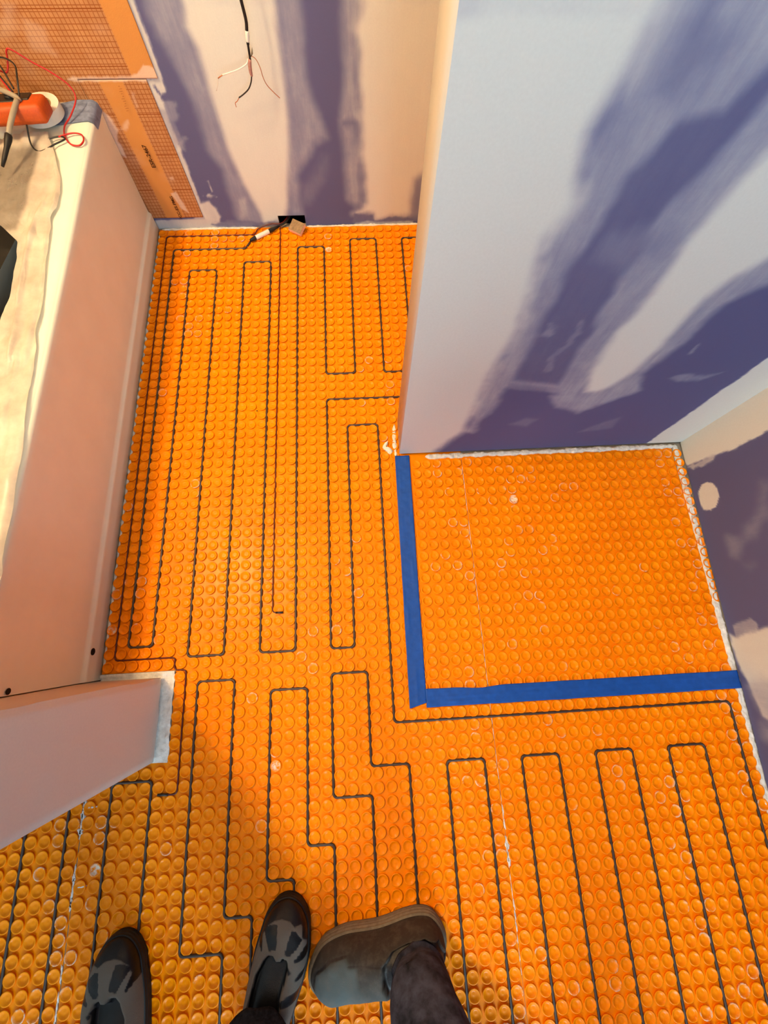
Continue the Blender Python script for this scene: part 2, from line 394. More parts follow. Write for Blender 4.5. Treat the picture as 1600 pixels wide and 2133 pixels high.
BACK_MUD = [  # (amount of joint compound, edge softness m, opacity, raggedness m, outline on the wall in m)
    (0.95,0.02,1,0.004,[(0.316,0.551),(0.301,0.501),(0.314,0.463),(0.314,0.412),(0.311,0.331),(0.313,0.244),(0.329,0.146),(0.357,0.046),(0.357,0.003),(0.447,0.019),(0.493,0.189),(0.519,0.314),(0.524,0.393),(0.526,0.463),(0.533,0.543),(0.533,0.551)]),
    (0.38,0.017,1,0.006,[(0.24,0.551),(0.23,0.536),(0.234,0.486),(0.249,0.465),(0.257,0.412),(0.266,0.354),(0.258,0.245),(0.283,0.191),(0.277,0.113),(0.282,0.017),(0.357,0.003),(0.357,0.046),(0.329,0.146),(0.313,0.244),(0.311,0.331),(0.314,0.412),(0.314,0.463),(0.301,0.501),(0.316,0.551)]),
    (0.42,0.017,1,0.006,[(0.534,0.551),(0.524,0.393),(0.519,0.314),(0.505,0.239),(0.484,0.154),(0.468,0.04),(0.505,0.04),(0.508,0.171),(0.561,0.222),(0.576,0.253),(0.617,0.268),(0.595,0.341),(0.576,0.405),(0.579,0.462),(0.587,0.543),(0.588,0.551)]),
    (0.18,0.02,0.8,0.01,[(0.491,0.077),(0.528,0.131),(0.597,0.221),(0.616,0.221),(0.6,0.152),(0.531,0.076)]),
    (0.45,0.017,1,0.006,[(0.683,0.55),(0.68,0.494),(0.674,0.416),(0.661,0.312),(0.662,0.298),(0.693,0.3),(0.705,0.267),(0.714,0.219),(0.712,0.15),(0.717,0.072),(0.689,0.065),(0.658,0.09),(0.659,0.22),(0.659,0.312),(0.707,0.311),(0.714,0.311),(0.709,0.391),(0.709,0.425),(0.711,0.451),(0.703,0.494),(0.716,0.524),(0.742,0.55)]),
    (0.95,0.02,1,0.006,[(0.744,0.554),(0.716,0.522),(0.704,0.494),(0.714,0.451),(0.712,0.391),(0.715,0.311),(0.715,0.219),(0.722,0.15),(0.722,0.08),(0.705,0.056),(0.679,0.04),(0.75,0.034),(0.754,0.012),(0.78,0.016),(0.809,0.026),(0.886,0.022),(0.984,0.02),(0.943,0.554)]),
    (0.1,0.004,1,0.004,[(0.683,0.04),(0.708,0.037),(0.748,0.032),(0.754,0.013),(0.78,0.012),(0.805,0.026),(0.847,0.022),(0.89,0.021),(0.892,-0.005),(0.677,0.001)]),
    (0.05,0.02,0.7,0.006,[(0.883,0.005),(0.875,0.069),(0.885,0.147),(0.916,0.164),(0.935,0.003)]),
    (0.95,0.003,0.9,0.004,[(0.18,0.551),(0.172,0.524),(0.17,0.468),(0.171,0.432),(0.172,0.417),(0.18,0.4),(0.171,0.369),(0.179,0.359),(0.177,0.325),(0.169,0.257),(0.173,0.193),(0.172,0.129),(0.174,0.091),(0.168,0.05),(0.134,0.02),(0.138,0.081),(0.164,0.345),(0.15,0.4),(0.135,0.474),(0.157,0.551)]),
    (0.45,0.006,0.8,0.006,[(0.172,0.362),(0.198,0.357),(0.217,0.354),(0.209,0.318),(0.19,0.315),(0.182,0.323),(0.171,0.33)]),
    (0.55,0.006,0.7,0.006,[(0.177,0.26),(0.209,0.276),(0.195,0.26),(0.194,0.243),(0.168,0.24)]),
    (0.85,0.003,0.8,0.006,[(0.225,0.154),(0.229,0.157),(0.23,0.124),(0.224,0.121)]),
    (0.85,0.003,0.8,0.008,[(0.186,0.113),(0.233,0.117),(0.236,0.105),(0.185,0.11)]),
    (0.7,0.01,0.45,0.012,[(0.299,0.095),(0.329,0.101),(0.326,0.039),(0.285,0.029)]),
    (0.9,0.005,0.9,0.004,[(0.172,0.087),(0.207,0.093),(0.222,0.068),(0.226,0.038),(0.215,0.019),(0.145,0.02)]),
    (0.78,0.003,1,0.002,[(-0.0,0.031),(0.155,0.036),(0.215,0.019),(0.326,0.016),(0.317,-0.016),(-0.027,-0.007)]),
    (0.12,0.004,0.9,0.004,[(0.183,0.011),(0.263,0.029),(0.352,0.015),(0.409,0.018),(0.322,0.002),(0.21,0.003)]),
    (0.6,0.003,1,0.002,[(0.686,0.005),(0.729,0.013),(0.763,0.007),(0.891,0.009),(0.893,-0.014),(0.685,-0.009)]),
    (0.9,0.003,0.9,0.003,[(0.15,0.034),(0.177,0.034),(0.181,0.2),(0.182,0.33),(0.186,0.372),(0.172,0.4),(0.15,0.4)]),
    (0.9,0.003,0.9,0.003,[(0.18,0.4),(0.186,0.372),(0.203,0.378),(0.21,0.41),(0.21,0.8),(0.19,0.8)]),
    (0.5,0.005,0.6,0.004,[(0.17,0.25),(0.19,0.26),(0.196,0.3),(0.186,0.34),(0.17,0.34)]),
]
KERDI_MUD = [  # (amount of joint compound, edge softness m, opacity, raggedness m, outline on the wall in m)
    (0.8,0.002,0,0.003,[(-0.015,0.406),(0.041,0.407),(0.167,0.406),(0.179,0.408),(0.147,0.416),(0.116,0.413),(0.079,0.411),(0.045,0.414),(0.007,0.411)]),
    (0.6,0.004,0.7,0.005,[(0.039,0.298),(0.054,0.311),(0.072,0.321),(0.064,0.301),(0.053,0.296)]),
    (0.6,0.004,0.6,0.005,[(0.115,0.384),(0.12,0.381),(0.117,0.35),(0.109,0.347),(0.11,0.369)]),
    (0.8,0.002,0.7,0.003,[(0.096,0.123),(0.114,0.127),(0.121,0.085),(0.125,0.06),(0.109,0.073)]),
    (0.7,0.002,0.6,0.003,[(0.112,0.17),(0.125,0.174),(0.127,0.164),(0.115,0.162)]),
    (0.8,0.003,0.8,0.004,[(0.005,0.351),(0.019,0.343),(0.029,0.328),(0.031,0.298),(0.019,0.279),(0.018,0.24),(0.015,0.229),(0.003,0.24),(0.005,0.288),(-0.003,0.339)]),
    (0.5,0.01,0.4,0.01,[(-0.052,0.517),(-0.021,0.501),(-0.029,0.459),(-0.068,0.468)]),
    (0.5,0.01,0.4,0.01,[(-0.08,0.547),(-0.039,0.547),(-0.086,0.501),(-0.132,0.485)]),
    (0.75,0.002,0.85,0.003,[(-0.004,0.404),(-0.03,0.41),(0.0,0.4145),(0.06,0.4125),(0.12,0.414),(0.15,0.42),(0.175,0.436),(0.2,0.43),(0.2,0.404)]),
]


# ------------------------------------------------------------------ room shell
Y_BACK = 0.012; Y_PART = -0.888; H = 2.4
def xr(y): return 1.633 + 0.0297 * (y + 0.89)     # the right wall runs slightly out of square

def axis(parts):
    return np.unique(np.round(np.concatenate([np.arange(a, b, s) for a, b, s in parts] + [[parts[-1][1]]]), 4))

def box_quads(b, off):
    x0, x1, y0, y1, z0, z1 = b
    V = [(x0,y0,z0),(x1,y0,z0),(x1,y1,z0),(x0,y1,z0),(x0,y0,z1),(x1,y0,z1),(x1,y1,z1),(x0,y1,z1)]
    F = [(3,2,1,0),(4,5,6,7),(0,1,5,4),(1,2,6,5),(2,3,7,6),(3,0,4,7)]
    return V, [tuple(i + off for i in f) for f in F]

def wall_face(us, zs, pos, layers, zclamp, base=0.0, hole=None, flip=False, far=None):
    U, Z = np.meshgrid(us, zs, indexing='ij')
    m = paint(U, Z, layers, base, zclamp)
    if far is not None: m = far(U, Z, m)
    V = pos(U.ravel(), Z.ravel())
    F = grid_faces(len(us), len(zs))
    if hole is not None:
        c = np.stack([U.ravel(), Z.ravel()], -1)[F].mean(1)
        F = F[~((c[:, 0] > hole[0]) & (c[:, 0] < hole[1]) & (c[:, 1] > hole[2]) & (c[:, 1] < hole[3]))]
    if flip: F = F[:, ::-1]
    return V, F, m.ravel()

def wall_obj(name, face, slab):
    V, F, m = face
    Vb, Fb = box_quads(slab, len(V)) if slab else ([], [])
    if slab:
        V = np.vstack([V, Vb]); F = np.vstack([F, Fb]); m = np.r_[m, np.full(8, 0.97)]
    me = mesh_np(name, V, F, {'mud': m})
    return tag(link(name, me, M['wall'], None, False), kind='structure')

tag(box('floor', (-0.80, 1.80, -3.3, 0.15, -0.05, 0.0), M['subfloor']), kind='structure')
tag(box('ceiling', (-0.80, 1.80, -3.3, 0.15, H, H + 0.05), M['ceiling']), kind='structure')

# back wall: compound bands over purple board, with the cable hole cut at the floor
HOLE = (0.419, 0.512, 0.0, 0.038)
us = axis([(-0.79, -0.10, 0.05), (-0.10, 0.419, 0.0042), (0.419, 0.512, 0.0042), (0.512, 0.92, 0.0042), (0.92, 1.78, 0.03)])
zs = axis([(0.0, 0.038, 0.0038), (0.038, 0.60, 0.0045), (0.60, 2.4, 0.05)])
wb = wall_obj('wall_back', wall_face(us, zs, lambda u, z: np.stack([u, np.full_like(u, Y_BACK), z], -1), BACK_MUD, 0.535, 0.0, HOLE, far=lambda U, Z, m: np.where((U > 0.93), 0.95, m)), None)
bm = bmesh.new()
x0, x1, z0, z1 = HOLE; yb = Y_BACK; yd = Y_BACK + 0.0125
for q in (((x0,yb,z0),(x0,yd,z0),(x0,yd,z1),(x0,yb,z1)), ((x1,yb,z0),(x1,yd,z0),(x1,yd,z1),(x1,yb,z1)), ((x0,yb,z1),(x0,yd,z1),(x1,yd,z1),(x1,yb,z1))):
    bm.faces.new([bm.verts.new(c) for c in q])
from_bm('cut_edge', bm, M['wood'], wb)
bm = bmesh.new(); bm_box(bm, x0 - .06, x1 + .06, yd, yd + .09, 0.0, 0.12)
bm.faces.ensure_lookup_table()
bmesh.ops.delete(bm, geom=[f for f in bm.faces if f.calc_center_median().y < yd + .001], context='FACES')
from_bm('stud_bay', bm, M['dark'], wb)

# partition in the middle (its end faces the bath)
us = axis([(0.784, 1.20, 0.0040), (1.20, 1.636, 0.0040)])
zs = axis([(0.010, 0.93, 0.0045), (0.93, 2.4, 0.06)])
pslab = (0.7845, 1.78, Y_PART + 0.0004, -0.780, 0.010, H)
pf = wall_face(us, zs, lambda u, z: np.stack([u, np.full_like(u, Y_PART), z], -1), PART_MUD, 0.905)
wall_obj('wall_middle', pf, pslab)

# right wall
ys = axis([(-3.3, -1.95, 0.04), (-1.95, -0.888, 0.0042)])
zs = axis([(0.006, 0.55, 0.0045), (0.55, 2.4, 0.05)])
rf = wall_face(ys, zs, lambda u, z: np.stack([xr(u), u, z], -1), RIGHT_MUD, 0.40, flip=True)
wr = wall_obj('wall_right', rf, (1.655, 1.72, -3.3, -0.888, 0.0, H))
# the part of the right wall behind the partition
wall_obj('wall_right', wall_face(axis([(-0.78, 0.012, 0.05)]), axis([(0, 2.4, 0.1)]), lambda u, z: np.stack([xr(u), u, z], -1), [], None, 0.9, flip=True), None)

# left wall and wing wall at the foot of the bath
wall_obj('wall_left', wall_face(axis([(-3.3, 0.012, 0.1)]), axis([(0, 2.4, 0.1)]), lambda u, z: np.stack([np.full_like(u, -0.79), u, z], -1), [], None, 0.95), None)
def wing():
    us = axis([(-1.650, -1.465, 0.0055)]); zs = axis([(0.012, 0.9, 0.012), (0.9, 2.4, 0.06)])
    U, Z = np.meshgrid(us, zs, indexing='ij')
    # paper edge of the board is a little wavy on its end face
    e = np.minimum(U + 1.650, -1.465 - U)
    X = 0.157 - 0.0035 * smoothstep(1 - e / 0.012) + 0.0009 * NZ.fbm(U, Z, 9) - 0.004 * smoothstep(1 - (Z - .012) / .012) * (0.5 + 0.5 * NZ(U, Z, 40))
    V = np.stack([X.ravel(), U.ravel(), Z.ravel()], -1)
    return V, grid_faces(len(us), len(zs)), np.full(U.size, 0.97)
wall_obj('wall_wing', wing(), (-0.79, 0.1535, -1.650, -1.465, 0.012, H))
# torn, filled corner of the wing wall on its bath side
def ragged_ridge(name, path, w, h, mat, label, cat, seed, n=None, group=None, taper=True, lump=0.5, parent=None):
    """lumpy trowelled ridge following a path on the floor: path (x,y[,z]); w half widths; h height"""
    pts = catmull(path, 12) if len(path) > 2 else np.linspace(path[0], path[1], n or 60)
    if pts.shape[1] == 2: pts = np.c_[pts, np.zeros(len(pts))]
    L = np.r_[0, np.cumsum(np.linalg.norm(np.diff(pts, axis=0), axis=1))]
    nn = max(12, int(L[-1] / 0.0035)); s = np.linspace(0, L[-1], nn)
    pts = np.stack([np.interp(s, L, pts[:, k]) for k in range(3)], -1)
    T = np.gradient(pts, axis=0); T /= np.linalg.norm(T, axis=1)[:, None]
    Nn = np.stack([-T[:, 1], T[:, 0], 0 * s], -1)
    nz = Noise(seed); k = np.linspace(-1, 1, 9)
    ww = w * (1 + lump * nz.fbm(s, s * 0 + .3, 60, 3)[:, None]); hh = h * (0.8 + lump * nz.fbm(s, s * 0 + 1.7, 80, 3)[:, None])
    if taper: ww = ww * np.minimum(1, np.minimum(s, L[-1] - s) / 0.01 + .15)[:, None]
    Vv = pts[:, None, :] + Nn[:, None, :] * (k[None, :, None] * ww[:, :, None] * (1 + 0.12 * nz(s[:, None] * 1, k[None] * .02, 150))[:, :, None])
    Vv[:, :, 2] += hh * np.sqrt(np.clip(1 - np.abs(k[None]) ** 3, 0, 1)) * (1 + 0.35 * nz(s[:, None] + 0 * k[None], k[None] * .01 + 0 * s[:, None], 260))
    me = mesh_np(name, Vv.reshape(-1, 3), grid_faces(nn, 9))
    o = link(name, me, mat, parent)
    if label: tag(o, label, cat, group)
    return o

# ------------------------------------------------------------------ orange studded membrane
RINGS = [(0.0120, 0.0004), (0.0121, 0.0034), (0.0131, 0.0042), (0.0134, 0.0050), (0.0131, 0.0055), (0.0118, 0.0056), (0.0106, 0.0051), (0.0084, 0.0028), (0.0042, 0.0020), (0.0014, 0.0026)]
SEG = 18
def studded_sheet(name, label, rects, cols, rows, keep, smear):
    cx, cy = [], []
    for j in cols:
        for i in rows:
            x = (j + .5) * P; y = -(i + .5) * P
            if keep(x, y): cx.append(x); cy.append(y)
    cx = np.array(cx); cy = np.array(cy); n = len(cx)
    a = np.arange(SEG) * 2 * PI / SEG
    ring = np.concatenate([np.stack([r * np.cos(a), r * np.sin(a), np.full(SEG, z)], -1) for r, z in RINGS])   # (k*SEG,3)
    V = ring[None] + np.stack([cx, cy, 0 * cx], -1)[:, None]
    V[:, :, 2] *= (1 + 0.05 * RNG.randn(n))[:, None]
    V[:, :, 0] += (0.0003 * RNG.randn(n))[:, None]; V[:, :, 1] += (0.0003 * RNG.randn(n))[:, None]
    # dimples are pressed slightly off centre
    inner = np.repeat(np.arange(len(RINGS)) >= 7, SEG)
    off = 0.0008 * RNG.randn(n, 2)
    V[:, inner, 0] += off[:, :1]; V[:, inner, 1] += off[:, 1:]
    V[:, :, 0] = np.minimum(V[:, :, 0], xr(V[:, :, 1]) - 0.002)
    nr = len(RINGS)
    k = np.arange(nr - 1)[:, None]; s = np.arange(SEG)[None]
    q = np.stack([k*SEG+s, k*SEG+(s+1) % SEG, (k+1)*SEG+(s+1) % SEG, (k+1)*SEG+s], -1).reshape(-1, 4)
    cap = np.array([[(nr-1)*SEG + v for v in (t, (t+1) % SEG, (SEG - 2 - t) % SEG, (SEG - 1 - t) % SEG)] for t in range(SEG // 2 - 1)])
    q = np.vstack([q, cap])
    F = (q[None] + (np.arange(n) * nr * SEG)[:, None, None]).reshape(-1, 4)
    # dried mortar caught on rims: an arc of some studs
    p = smear(cx, cy); on = RNG.rand(n) < p
    a0 = RNG.rand(n) * 2 * PI; wd = RNG.uniform(0.5, 3.2, n)
    ang = np.tile(a, nr)[None]; d = np.abs((ang - a0[:, None] + PI) % (2 * PI) - PI)
    rim = np.repeat(np.array([.2, .8, 1, 1, 1, .6, .25, 0, 0, 0]), SEG)[None]
    mort = (on[:, None]) * (d < wd[:, None]) * rim * RNG.uniform(.5, 1, n)[:, None]
    full = RNG.rand(n) < p * 0.06
    mort = np.maximum(mort, full[:, None] * np.repeat(np.array([0, 0, 0, 0, 0, 0, .6, 1, 1, 1]), SEG)[None])
    V = V.reshape(-1, 3); m = mort.ravel()
    for (x0, x1, y0, y1) in rects:
        gx = np.linspace(x0, x1, max(2, int((x1-x0)/.03))); gy = np.linspace(y0, y1, max(2, int((y1-y0)/.03)))
        X, Y = np.meshgrid(gx, gy, indexing='ij')
        X = np.minimum(X, xr(Y) - 0.001)
        off_ = len(V)
        V = np.vstack([V, np.stack([X.ravel(), Y.ravel(), np.full(X.size, 0.0009)], -1)])
        F = np.vstack([F, grid_faces(len(gx), len(gy)) + off_]); m = np.r_[m, np.zeros(X.size)]
    o = link(name, mesh_np(name, V, F, {'mortar': m}), M['membrane'])
    return tag(o, label, 'floor membrane', 'orange studded membrane sheets')

SX = 32 * P
def keep_mid(x, y):
    if x < 0 or x > SX or y > 0.004: return False
    if x < 0.182 + .002 and -1.653 - .002 < y < -1.452 + .004: return False
    if x > 0.775 and -0.900 < y < -0.770: return False
    return True
def keep_right(x, y):
    if y > 0.004 or x > xr(y) - .003: return False
    if -0.915 < y < -0.765: return False
    return True
def smear_mid(x, y):
    return 0.55 * smear_mid_(x, y)
def smear_mid_(x, y):
    p = 0.01 + 0.10 * (NZ(x, y, 5) > .35)
    p = p + 0.45 * np.exp(-((x - .93) / .05) ** 2) * (y < -.9) + 0.5 * np.exp(-((x - .10) / .05) ** 2) * (y < -.12) * (y > -.45)
    p = p + 0.5 * np.exp(-((x - .72) / .03) ** 2 - ((y + .07) / .05) ** 2) + .35 * (x < .03) * (y < -1.2) * (y > -1.45) + .4 * (y > -.05) * (x < .5)
    return p + 0.4 * (x > .66) * (y > -.72) * (y < -.5) + 0.4 * (x < .1) * (y < -1.65)
def smear_right(x, y):
    p = 0.015 + 0.07 * (NZ(x, y, 6) > .3)
    return p + 0.6 * (x > 1.53) * (y < -.9) * (y > -1.85) + 0.5 * np.exp(-((x - 1.10) / .05) ** 2) * (y < -.95) * (y > -1.45) + .4 * np.exp(-((x - 1.38) / .05) ** 2) * (y < -1.7)
YF = -2.75
studded_sheet('membrane_sheet', 'wide middle sheet of orange studded floor membrane running beside the bath apron', [(0.001, SX, -1.450, 0.006), (0.184, SX, -1.654, -1.450), (0.001, SX, YF, -1.654)], range(0, 32), range(0, 91), keep_mid, smear_mid)
studded_sheet('membrane_sheet', 'right sheet of orange studded membrane filling the square alcove', [(SX + .0008, 1.70, -0.780, 0.006), (SX + .0008, 1.604, -0.892, -0.905 + .0), (SX + .0008, 1.604, YF, -0.905)], range(32, 54), range(0, 91), keep_right, smear_right)
studded_sheet('membrane_sheet', 'left sheet of orange studded membrane in front of the wing wall', [(-0.60, -0.0008, YF, -1.656)], range(-19, 0), range(55, 91), lambda x, y: y < -1.664, lambda x, y: 0.03 + 0.25 * (x > -.09))

# ------------------------------------------------------------------ heating cable and sensor wires, laid in the channels between studs
def channel_path(nodes, z, fillet=0.010, wob=0.0005, seed=1):
    pts = [np.array([a * P, -b * P, z if len(n_) < 3 else n_[2]]) for n_ in nodes for a, b in [n_[:2]]]
    out = [pts[0]]
    for k in range(1, len(pts) - 1):
        p0, p1, p2 = pts[k-1], pts[k], pts[k+1]
        u = p0 - p1; v = p2 - p1; lu = np.linalg.norm(u); lv = np.linalg.norm(v)
        r = min(fillet, lu * .45, lv * .45); u /= lu; v /= lv
        for t in np.linspace(0, 1, 6):
            out.append((p1 + u * r) * (1-t)**2 + 2 * p1 * t * (1-t) + (p1 + v * r) * t**2)
    out.append(pts[-1])
    res = []
    for a, b in zip(out[:-1], out[1:]):
        n = max(1, int(np.linalg.norm(b - a) / 0.010))
        for t in range(n): res.append(a + (b - a) * t / n)
    res.append(out[-1]); res = np.array(res)
    s = np.r_[0, np.cumsum(np.linalg.norm(np.diff(res, axis=0), axis=1))]
    nz = Noise(seed)
    res[:, 0] += wob * nz.fbm(s, s * 0 + .1, 18, 2); res[:, 1] += wob * nz.fbm(s, s * 0 + 3.1, 18, 2)
    return res
B = 79
heat = [(10.6, 2.05, .006), (10.05, 3), (2, 3), (2, 46), (4, 46), (4, 6), (7, 6), (7, 47), (10, 47), (10, 5), (13, 5), (13, 47), (16, 47), (16, 3), (19, 3), (19, 20),
        (22, 20), (22, 2), (25, 2), (25, 20), (28, 20), (28, 2), (31, 2), (31, 23), (19, 23), (19, 47), (21, 47), (21, 26), (24, 26), (24, 53), (52, 53),
        (52, B), (49, B), (49, 56), (46, 56), (46, B), (43, B), (43, 56), (40, 56), (40, B), (37, B), (37, 56), (34, 56), (34, B), (31, B), (31, 56), (28, 56), (28, B),
        (25, B), (25, 56), (22, 56), (22, 49), (19, 49), (19, 58), (22, 58), (22, B), (19, B), (19, 61), (17, 61), (17, 50), (14, 50), (14, 63), (16, 63), (16, B),
        (13, B), (13, 65), (11, 65), (11, 49), (8, 49), (8, 67), (11, 67), (11, B), (8, B), (8, 71), (5, 71), (5, 56), (2, 56), (2, B), (-1, B), (-1, 56), (-4, 56), (-4, B), (-7, B), (-7, 56), (-10, 56), (-10, B)]
hc = empty('heating_cable', (0.372, -0.028, 0.012), 'dark grey heating cable looping up and down the orange membrane from its splice', 'cable')
tube('cable', channel_path(heat, 0.0039, seed=4), 0.0031, M['cable'], hc, 8)
# splice sleeve with its white label, lying across the studs up to the wall hole
sa = np.array([0.320, -0.0640, 0.0115]); sb = np.array([0.418, -0.004, 0.0125])
def at(t, dz=0): return tuple(sa + (sb - sa) * t + np.array([0, 0, dz]))
tt = [0, .06, .12, .18, .75, .82, .9, 1.0]; rr_ = [.0034, .0052, .0062, .0066, .0066, .0056, .0042, .0036]
tube('splice_sleeve', [at(t) for t in tt], rr_, M['black_rubber'], hc, 16)
tube('splice_label', [at(t) for t in (.20, .21, .64, .65)], [.0066, .0070, .0070, .0066], M['white'], hc, 16)
tube('cold_lead', catmull([at(.98), (0.434, 0.006, 0.014), (0.446, 0.016, 0.016), (0.462, 0.045, 0.02)], 8), 0.0034, M['black_rubber'], hc, 10)

s1 = channel_path([(10.85, 1), (1, 1), (1, 47), (6, 47), (6, 48), (7, 48), (7, 57), (6.0, 57)], 0.0048, seed=8)
s0 = catmull([(0.470, 0.050, 0.024), (0.446, 0.022, 0.018), (0.424, 0.004, 0.016), (0.395, 0.004, 0.016), (0.368, -0.002, 0.013), (0.345, -0.010, 0.009), (0.336, -0.024, 0.006), (0.3277, -0.0302, 0.0045)], 8)
sw = empty('sensor_wire', (0.33, -0.03, 0.0), 'thin dark red sensor wire running round the outside beside the bath apron', 'wire')
tube('wire', np.vstack([s0[:-1], s1]), 0.0019, M['red_wire'], sw, 8)
tube('sensor_tip', [s1[-1] + np.array([.010, 0, 0]), s1[-1] + np.array([-.014, .001, 0])], 0.0030, M['black'], sw, 10)
s2 = channel_path([(14, 1.2), (14, 43.8), (14.9, 43.8)], 0.0048, wob=.0009, seed=9)
s02 = catmull([(0.455, 0.045, 0.02), (0.440, 0.016, 0.018), (0.4235, -0.006, 0.012), (0.4228, -0.0362, 0.0045)], 8)
sw2 = empty('sensor_wire', (0.423, -0.03, 0.0), 'thin dark red sensor wire running straight down the middle of the floor', 'wire')
tube('wire', np.vstack([s02[:-1], s2]), 0.0018, M['red_wire'], sw2, 8)
tube('sensor_tip', [s2[-1] + np.array([-.019, 0, 0]), s2[-1]], 0.0029, M['black'], sw2, 10)

# wooden offcut leaning in the hole
wd = bmesh.new(); bm_box(wd, -.024, .024, -.019, .019, -.007, .007, 0.0008)
blk = from_bm('wood_block', wd, [M['wood'], M['wood_cut']], None, False, Matrix.Translation((0.483, -0.020, 0.0195)) @ Matrix.Rotation(math.radians(-32), 4, 'Z') @ Matrix.Rotation(math.radians(22), 4, 'X') )
for p in blk.data.polygons:
    if p.normal.z < 0.6: p.material_index = 1
tag(blk, 'small brown wooden block with pale cut edges at the wall hole', 'wood block')

# ------------------------------------------------------------------ thinset along the edges, smears, cut-out
T_ = M['thinset']
ragged_ridge('thinset_strip', [(xr(-.893) - .016, -.893), (xr(-1.25) - .012, -1.25), (xr(-1.56) - .006, -1.56), (xr(-1.85) - .003, -1.85), (xr(-2.3) - .002, -2.3)], .0085, .0050, T_, 'pale thinset strip between the alcove membrane and right wall', 'mortar', 21, lump=.3)
ragged_ridge('thinset_strip', [(0.86, -0.8975), (1.20, -0.8975), (1.46, -0.897), (1.612, -0.897)], .0078, .0062, T_, 'pale thinset strip along the foot of the blue-grey partition', 'mortar', 22)
ragged_ridge('thinset_strip', [(0.0035, -0.02), (0.0030, -0.7), (0.0035, -1.2), (0.004, -1.445)], .0035, .0030, T_, 'thin white thinset line along the foot of the bath apron', 'mortar', 23)
ragged_ridge('thinset_strip', [(0.01, 0.0065), (0.2, 0.0075), (0.34, 0.006)], .0045, .0040, T_, 'thin thinset line under the left of the back wall', 'mortar', 24)
ragged_ridge('thinset_strip', [(0.515, 0.0065), (0.7, 0.0075), (0.93, 0.007)], .0040, .0040, T_, 'thin thinset line under the right of the back wall', 'mortar', 25)
ragged_ridge('thinset_strip', [(0.775, -0.79), (0.772, -0.84), (0.774, -0.895)], .0055, .0075, T_, 'crumbly thinset edge along the end of the partition', 'mortar', 26)
ragged_ridge('thinset_lump', [(0.752, -0.845), (0.742, -0.862), (0.756, -0.872), (0.760, -0.885)], .0070, .0095, M['mud'], 'crumbly white thinset lump on the studs beside the partition end', 'mortar', 27, lump=.8)
# cut-out in the membrane around the foot of the wing wall
us = np.linspace(0.0, 0.183, 60); vs2 = np.linspace(-1.655, -1.451, 70)
U, V_ = np.meshgrid(us, vs2, indexing='ij')
hz = 0.0012 + 0.0014 * NZ.fbm(U, V_, 45, 4) + 0.004 * smoothstep((U - .166) / .012) * (0.7 + .5 * NZ.fbm(U, V_, 70)) + 0.004 * smoothstep((V_ + 1.464) / .010) * (0.7 + .5 * NZ.fbm(U + 3, V_, 70))
Ue = np.where(U > .18, U + .0018 * NZ(U, V_, 60), U)
tag(link('cutout_mortar', mesh_np('cutout_mortar', np.stack([Ue.ravel(), V_.ravel(), np.maximum(hz, .0006).ravel()], -1), grid_faces(60, 70)), T_), 'rough grey-white mortar bed around the foot of the wing wall', 'mortar')
ragged_ridge('thinset_edge', [(0.02, -1.4665, .013), (0.15, -1.4665, .013)], .0018, .003, M['mud'], 'chipped plaster edge at the foot of the wing wall', 'plaster', 28)

def splat(name, pieces, mat, label, cat, group=None):
    """flat irregular dried blobs pressed between studs"""
    V, F = [], []
    for (x, y, rx, ry, rot) in pieces:
        n = 22; o = len(V); a = np.arange(n) * 2 * PI / n
        r = 1 + 0.45 * NZ(np.cos(a) * .05 + x * 7, np.sin(a) * .05 + y * 7, 40) + 0.25 * NZ(np.cos(a) * .05 + x, np.sin(a) * .05 + y, 90)
        px = rx * r * np.cos(a); py = ry * r * np.sin(a); c, s = math.cos(rot), math.sin(rot)
        for q in range(n): V.append((x + px[q] * c - py[q] * s, y + px[q] * s + py[q] * c, 0.0014))
        for q in range(n): V.append((x + .7 * (px[q] * c - py[q] * s), y + .7 * (px[q] * s + py[q] * c), 0.0026))
        F += [(o + q, o + (q + 1) % n, o + n + (q + 1) % n, o + n + q) for q in range(n)]
        F.append(tuple(range(o + n, o + 2 * n)))
    me = bpy.data.meshes.new(name); me.from_pydata(V, [], F); me.update()
    return tag(link(name, me, mat), label, cat, group)
pc = []
for k, i in enumerate(range(55, 60)): pc.append((-.001 + .001 * (k % 2), -(i + .05) * P, .0055, .0085, 0.2 * k))
for k, y in enumerate(np.arange(-1.675, -1.80, -.007)): pc.append((-.0008, y, .0022, .0065, .1))
for y in (-1.855, -1.867, -1.878, -1.889, -1.90, -1.912, -1.924): pc.append((-.0012, y, .0022, .0085, .12))
pc += [(-.002, -1.8727, .0035, .006, .2), (-.001, -1.918, .005, .008, 0), (.016, -1.888, .011, .0018, .1), (.02, -1.737, .012, .0020, .05)]
for y in (-2.03, -2.045, -2.075, -2.09, -2.105, -2.12): pc.append((-.002, y, .0018, .009, .1))
splat('thinset_smear', pc, T_, 'broken white thinset smear in the seam near the wing wall', 'mortar')['kind'] = 'stuff'
pc = []
for y in np.arange(-0.93, -2.1, -.011):
    if RNG.rand() < .70: pc.append((SX, y, .0004 + .0005 * RNG.rand(), .0070, 0.0))
for y, w_ in ((-1.80, .0016), (-1.83, .002), (-1.86, .0028), (-1.872, .0045), (-1.888, .0055), (-1.902, .0036), (-1.98, .0016), (-2.0, .0016), (-2.02, .0016)): pc.append((SX + .001, y, w_, .0095, .05))
splat('thinset_smear', pc, T_, 'thin white thinset line in the seam crossing the alcove', 'mortar')['kind'] = 'stuff'

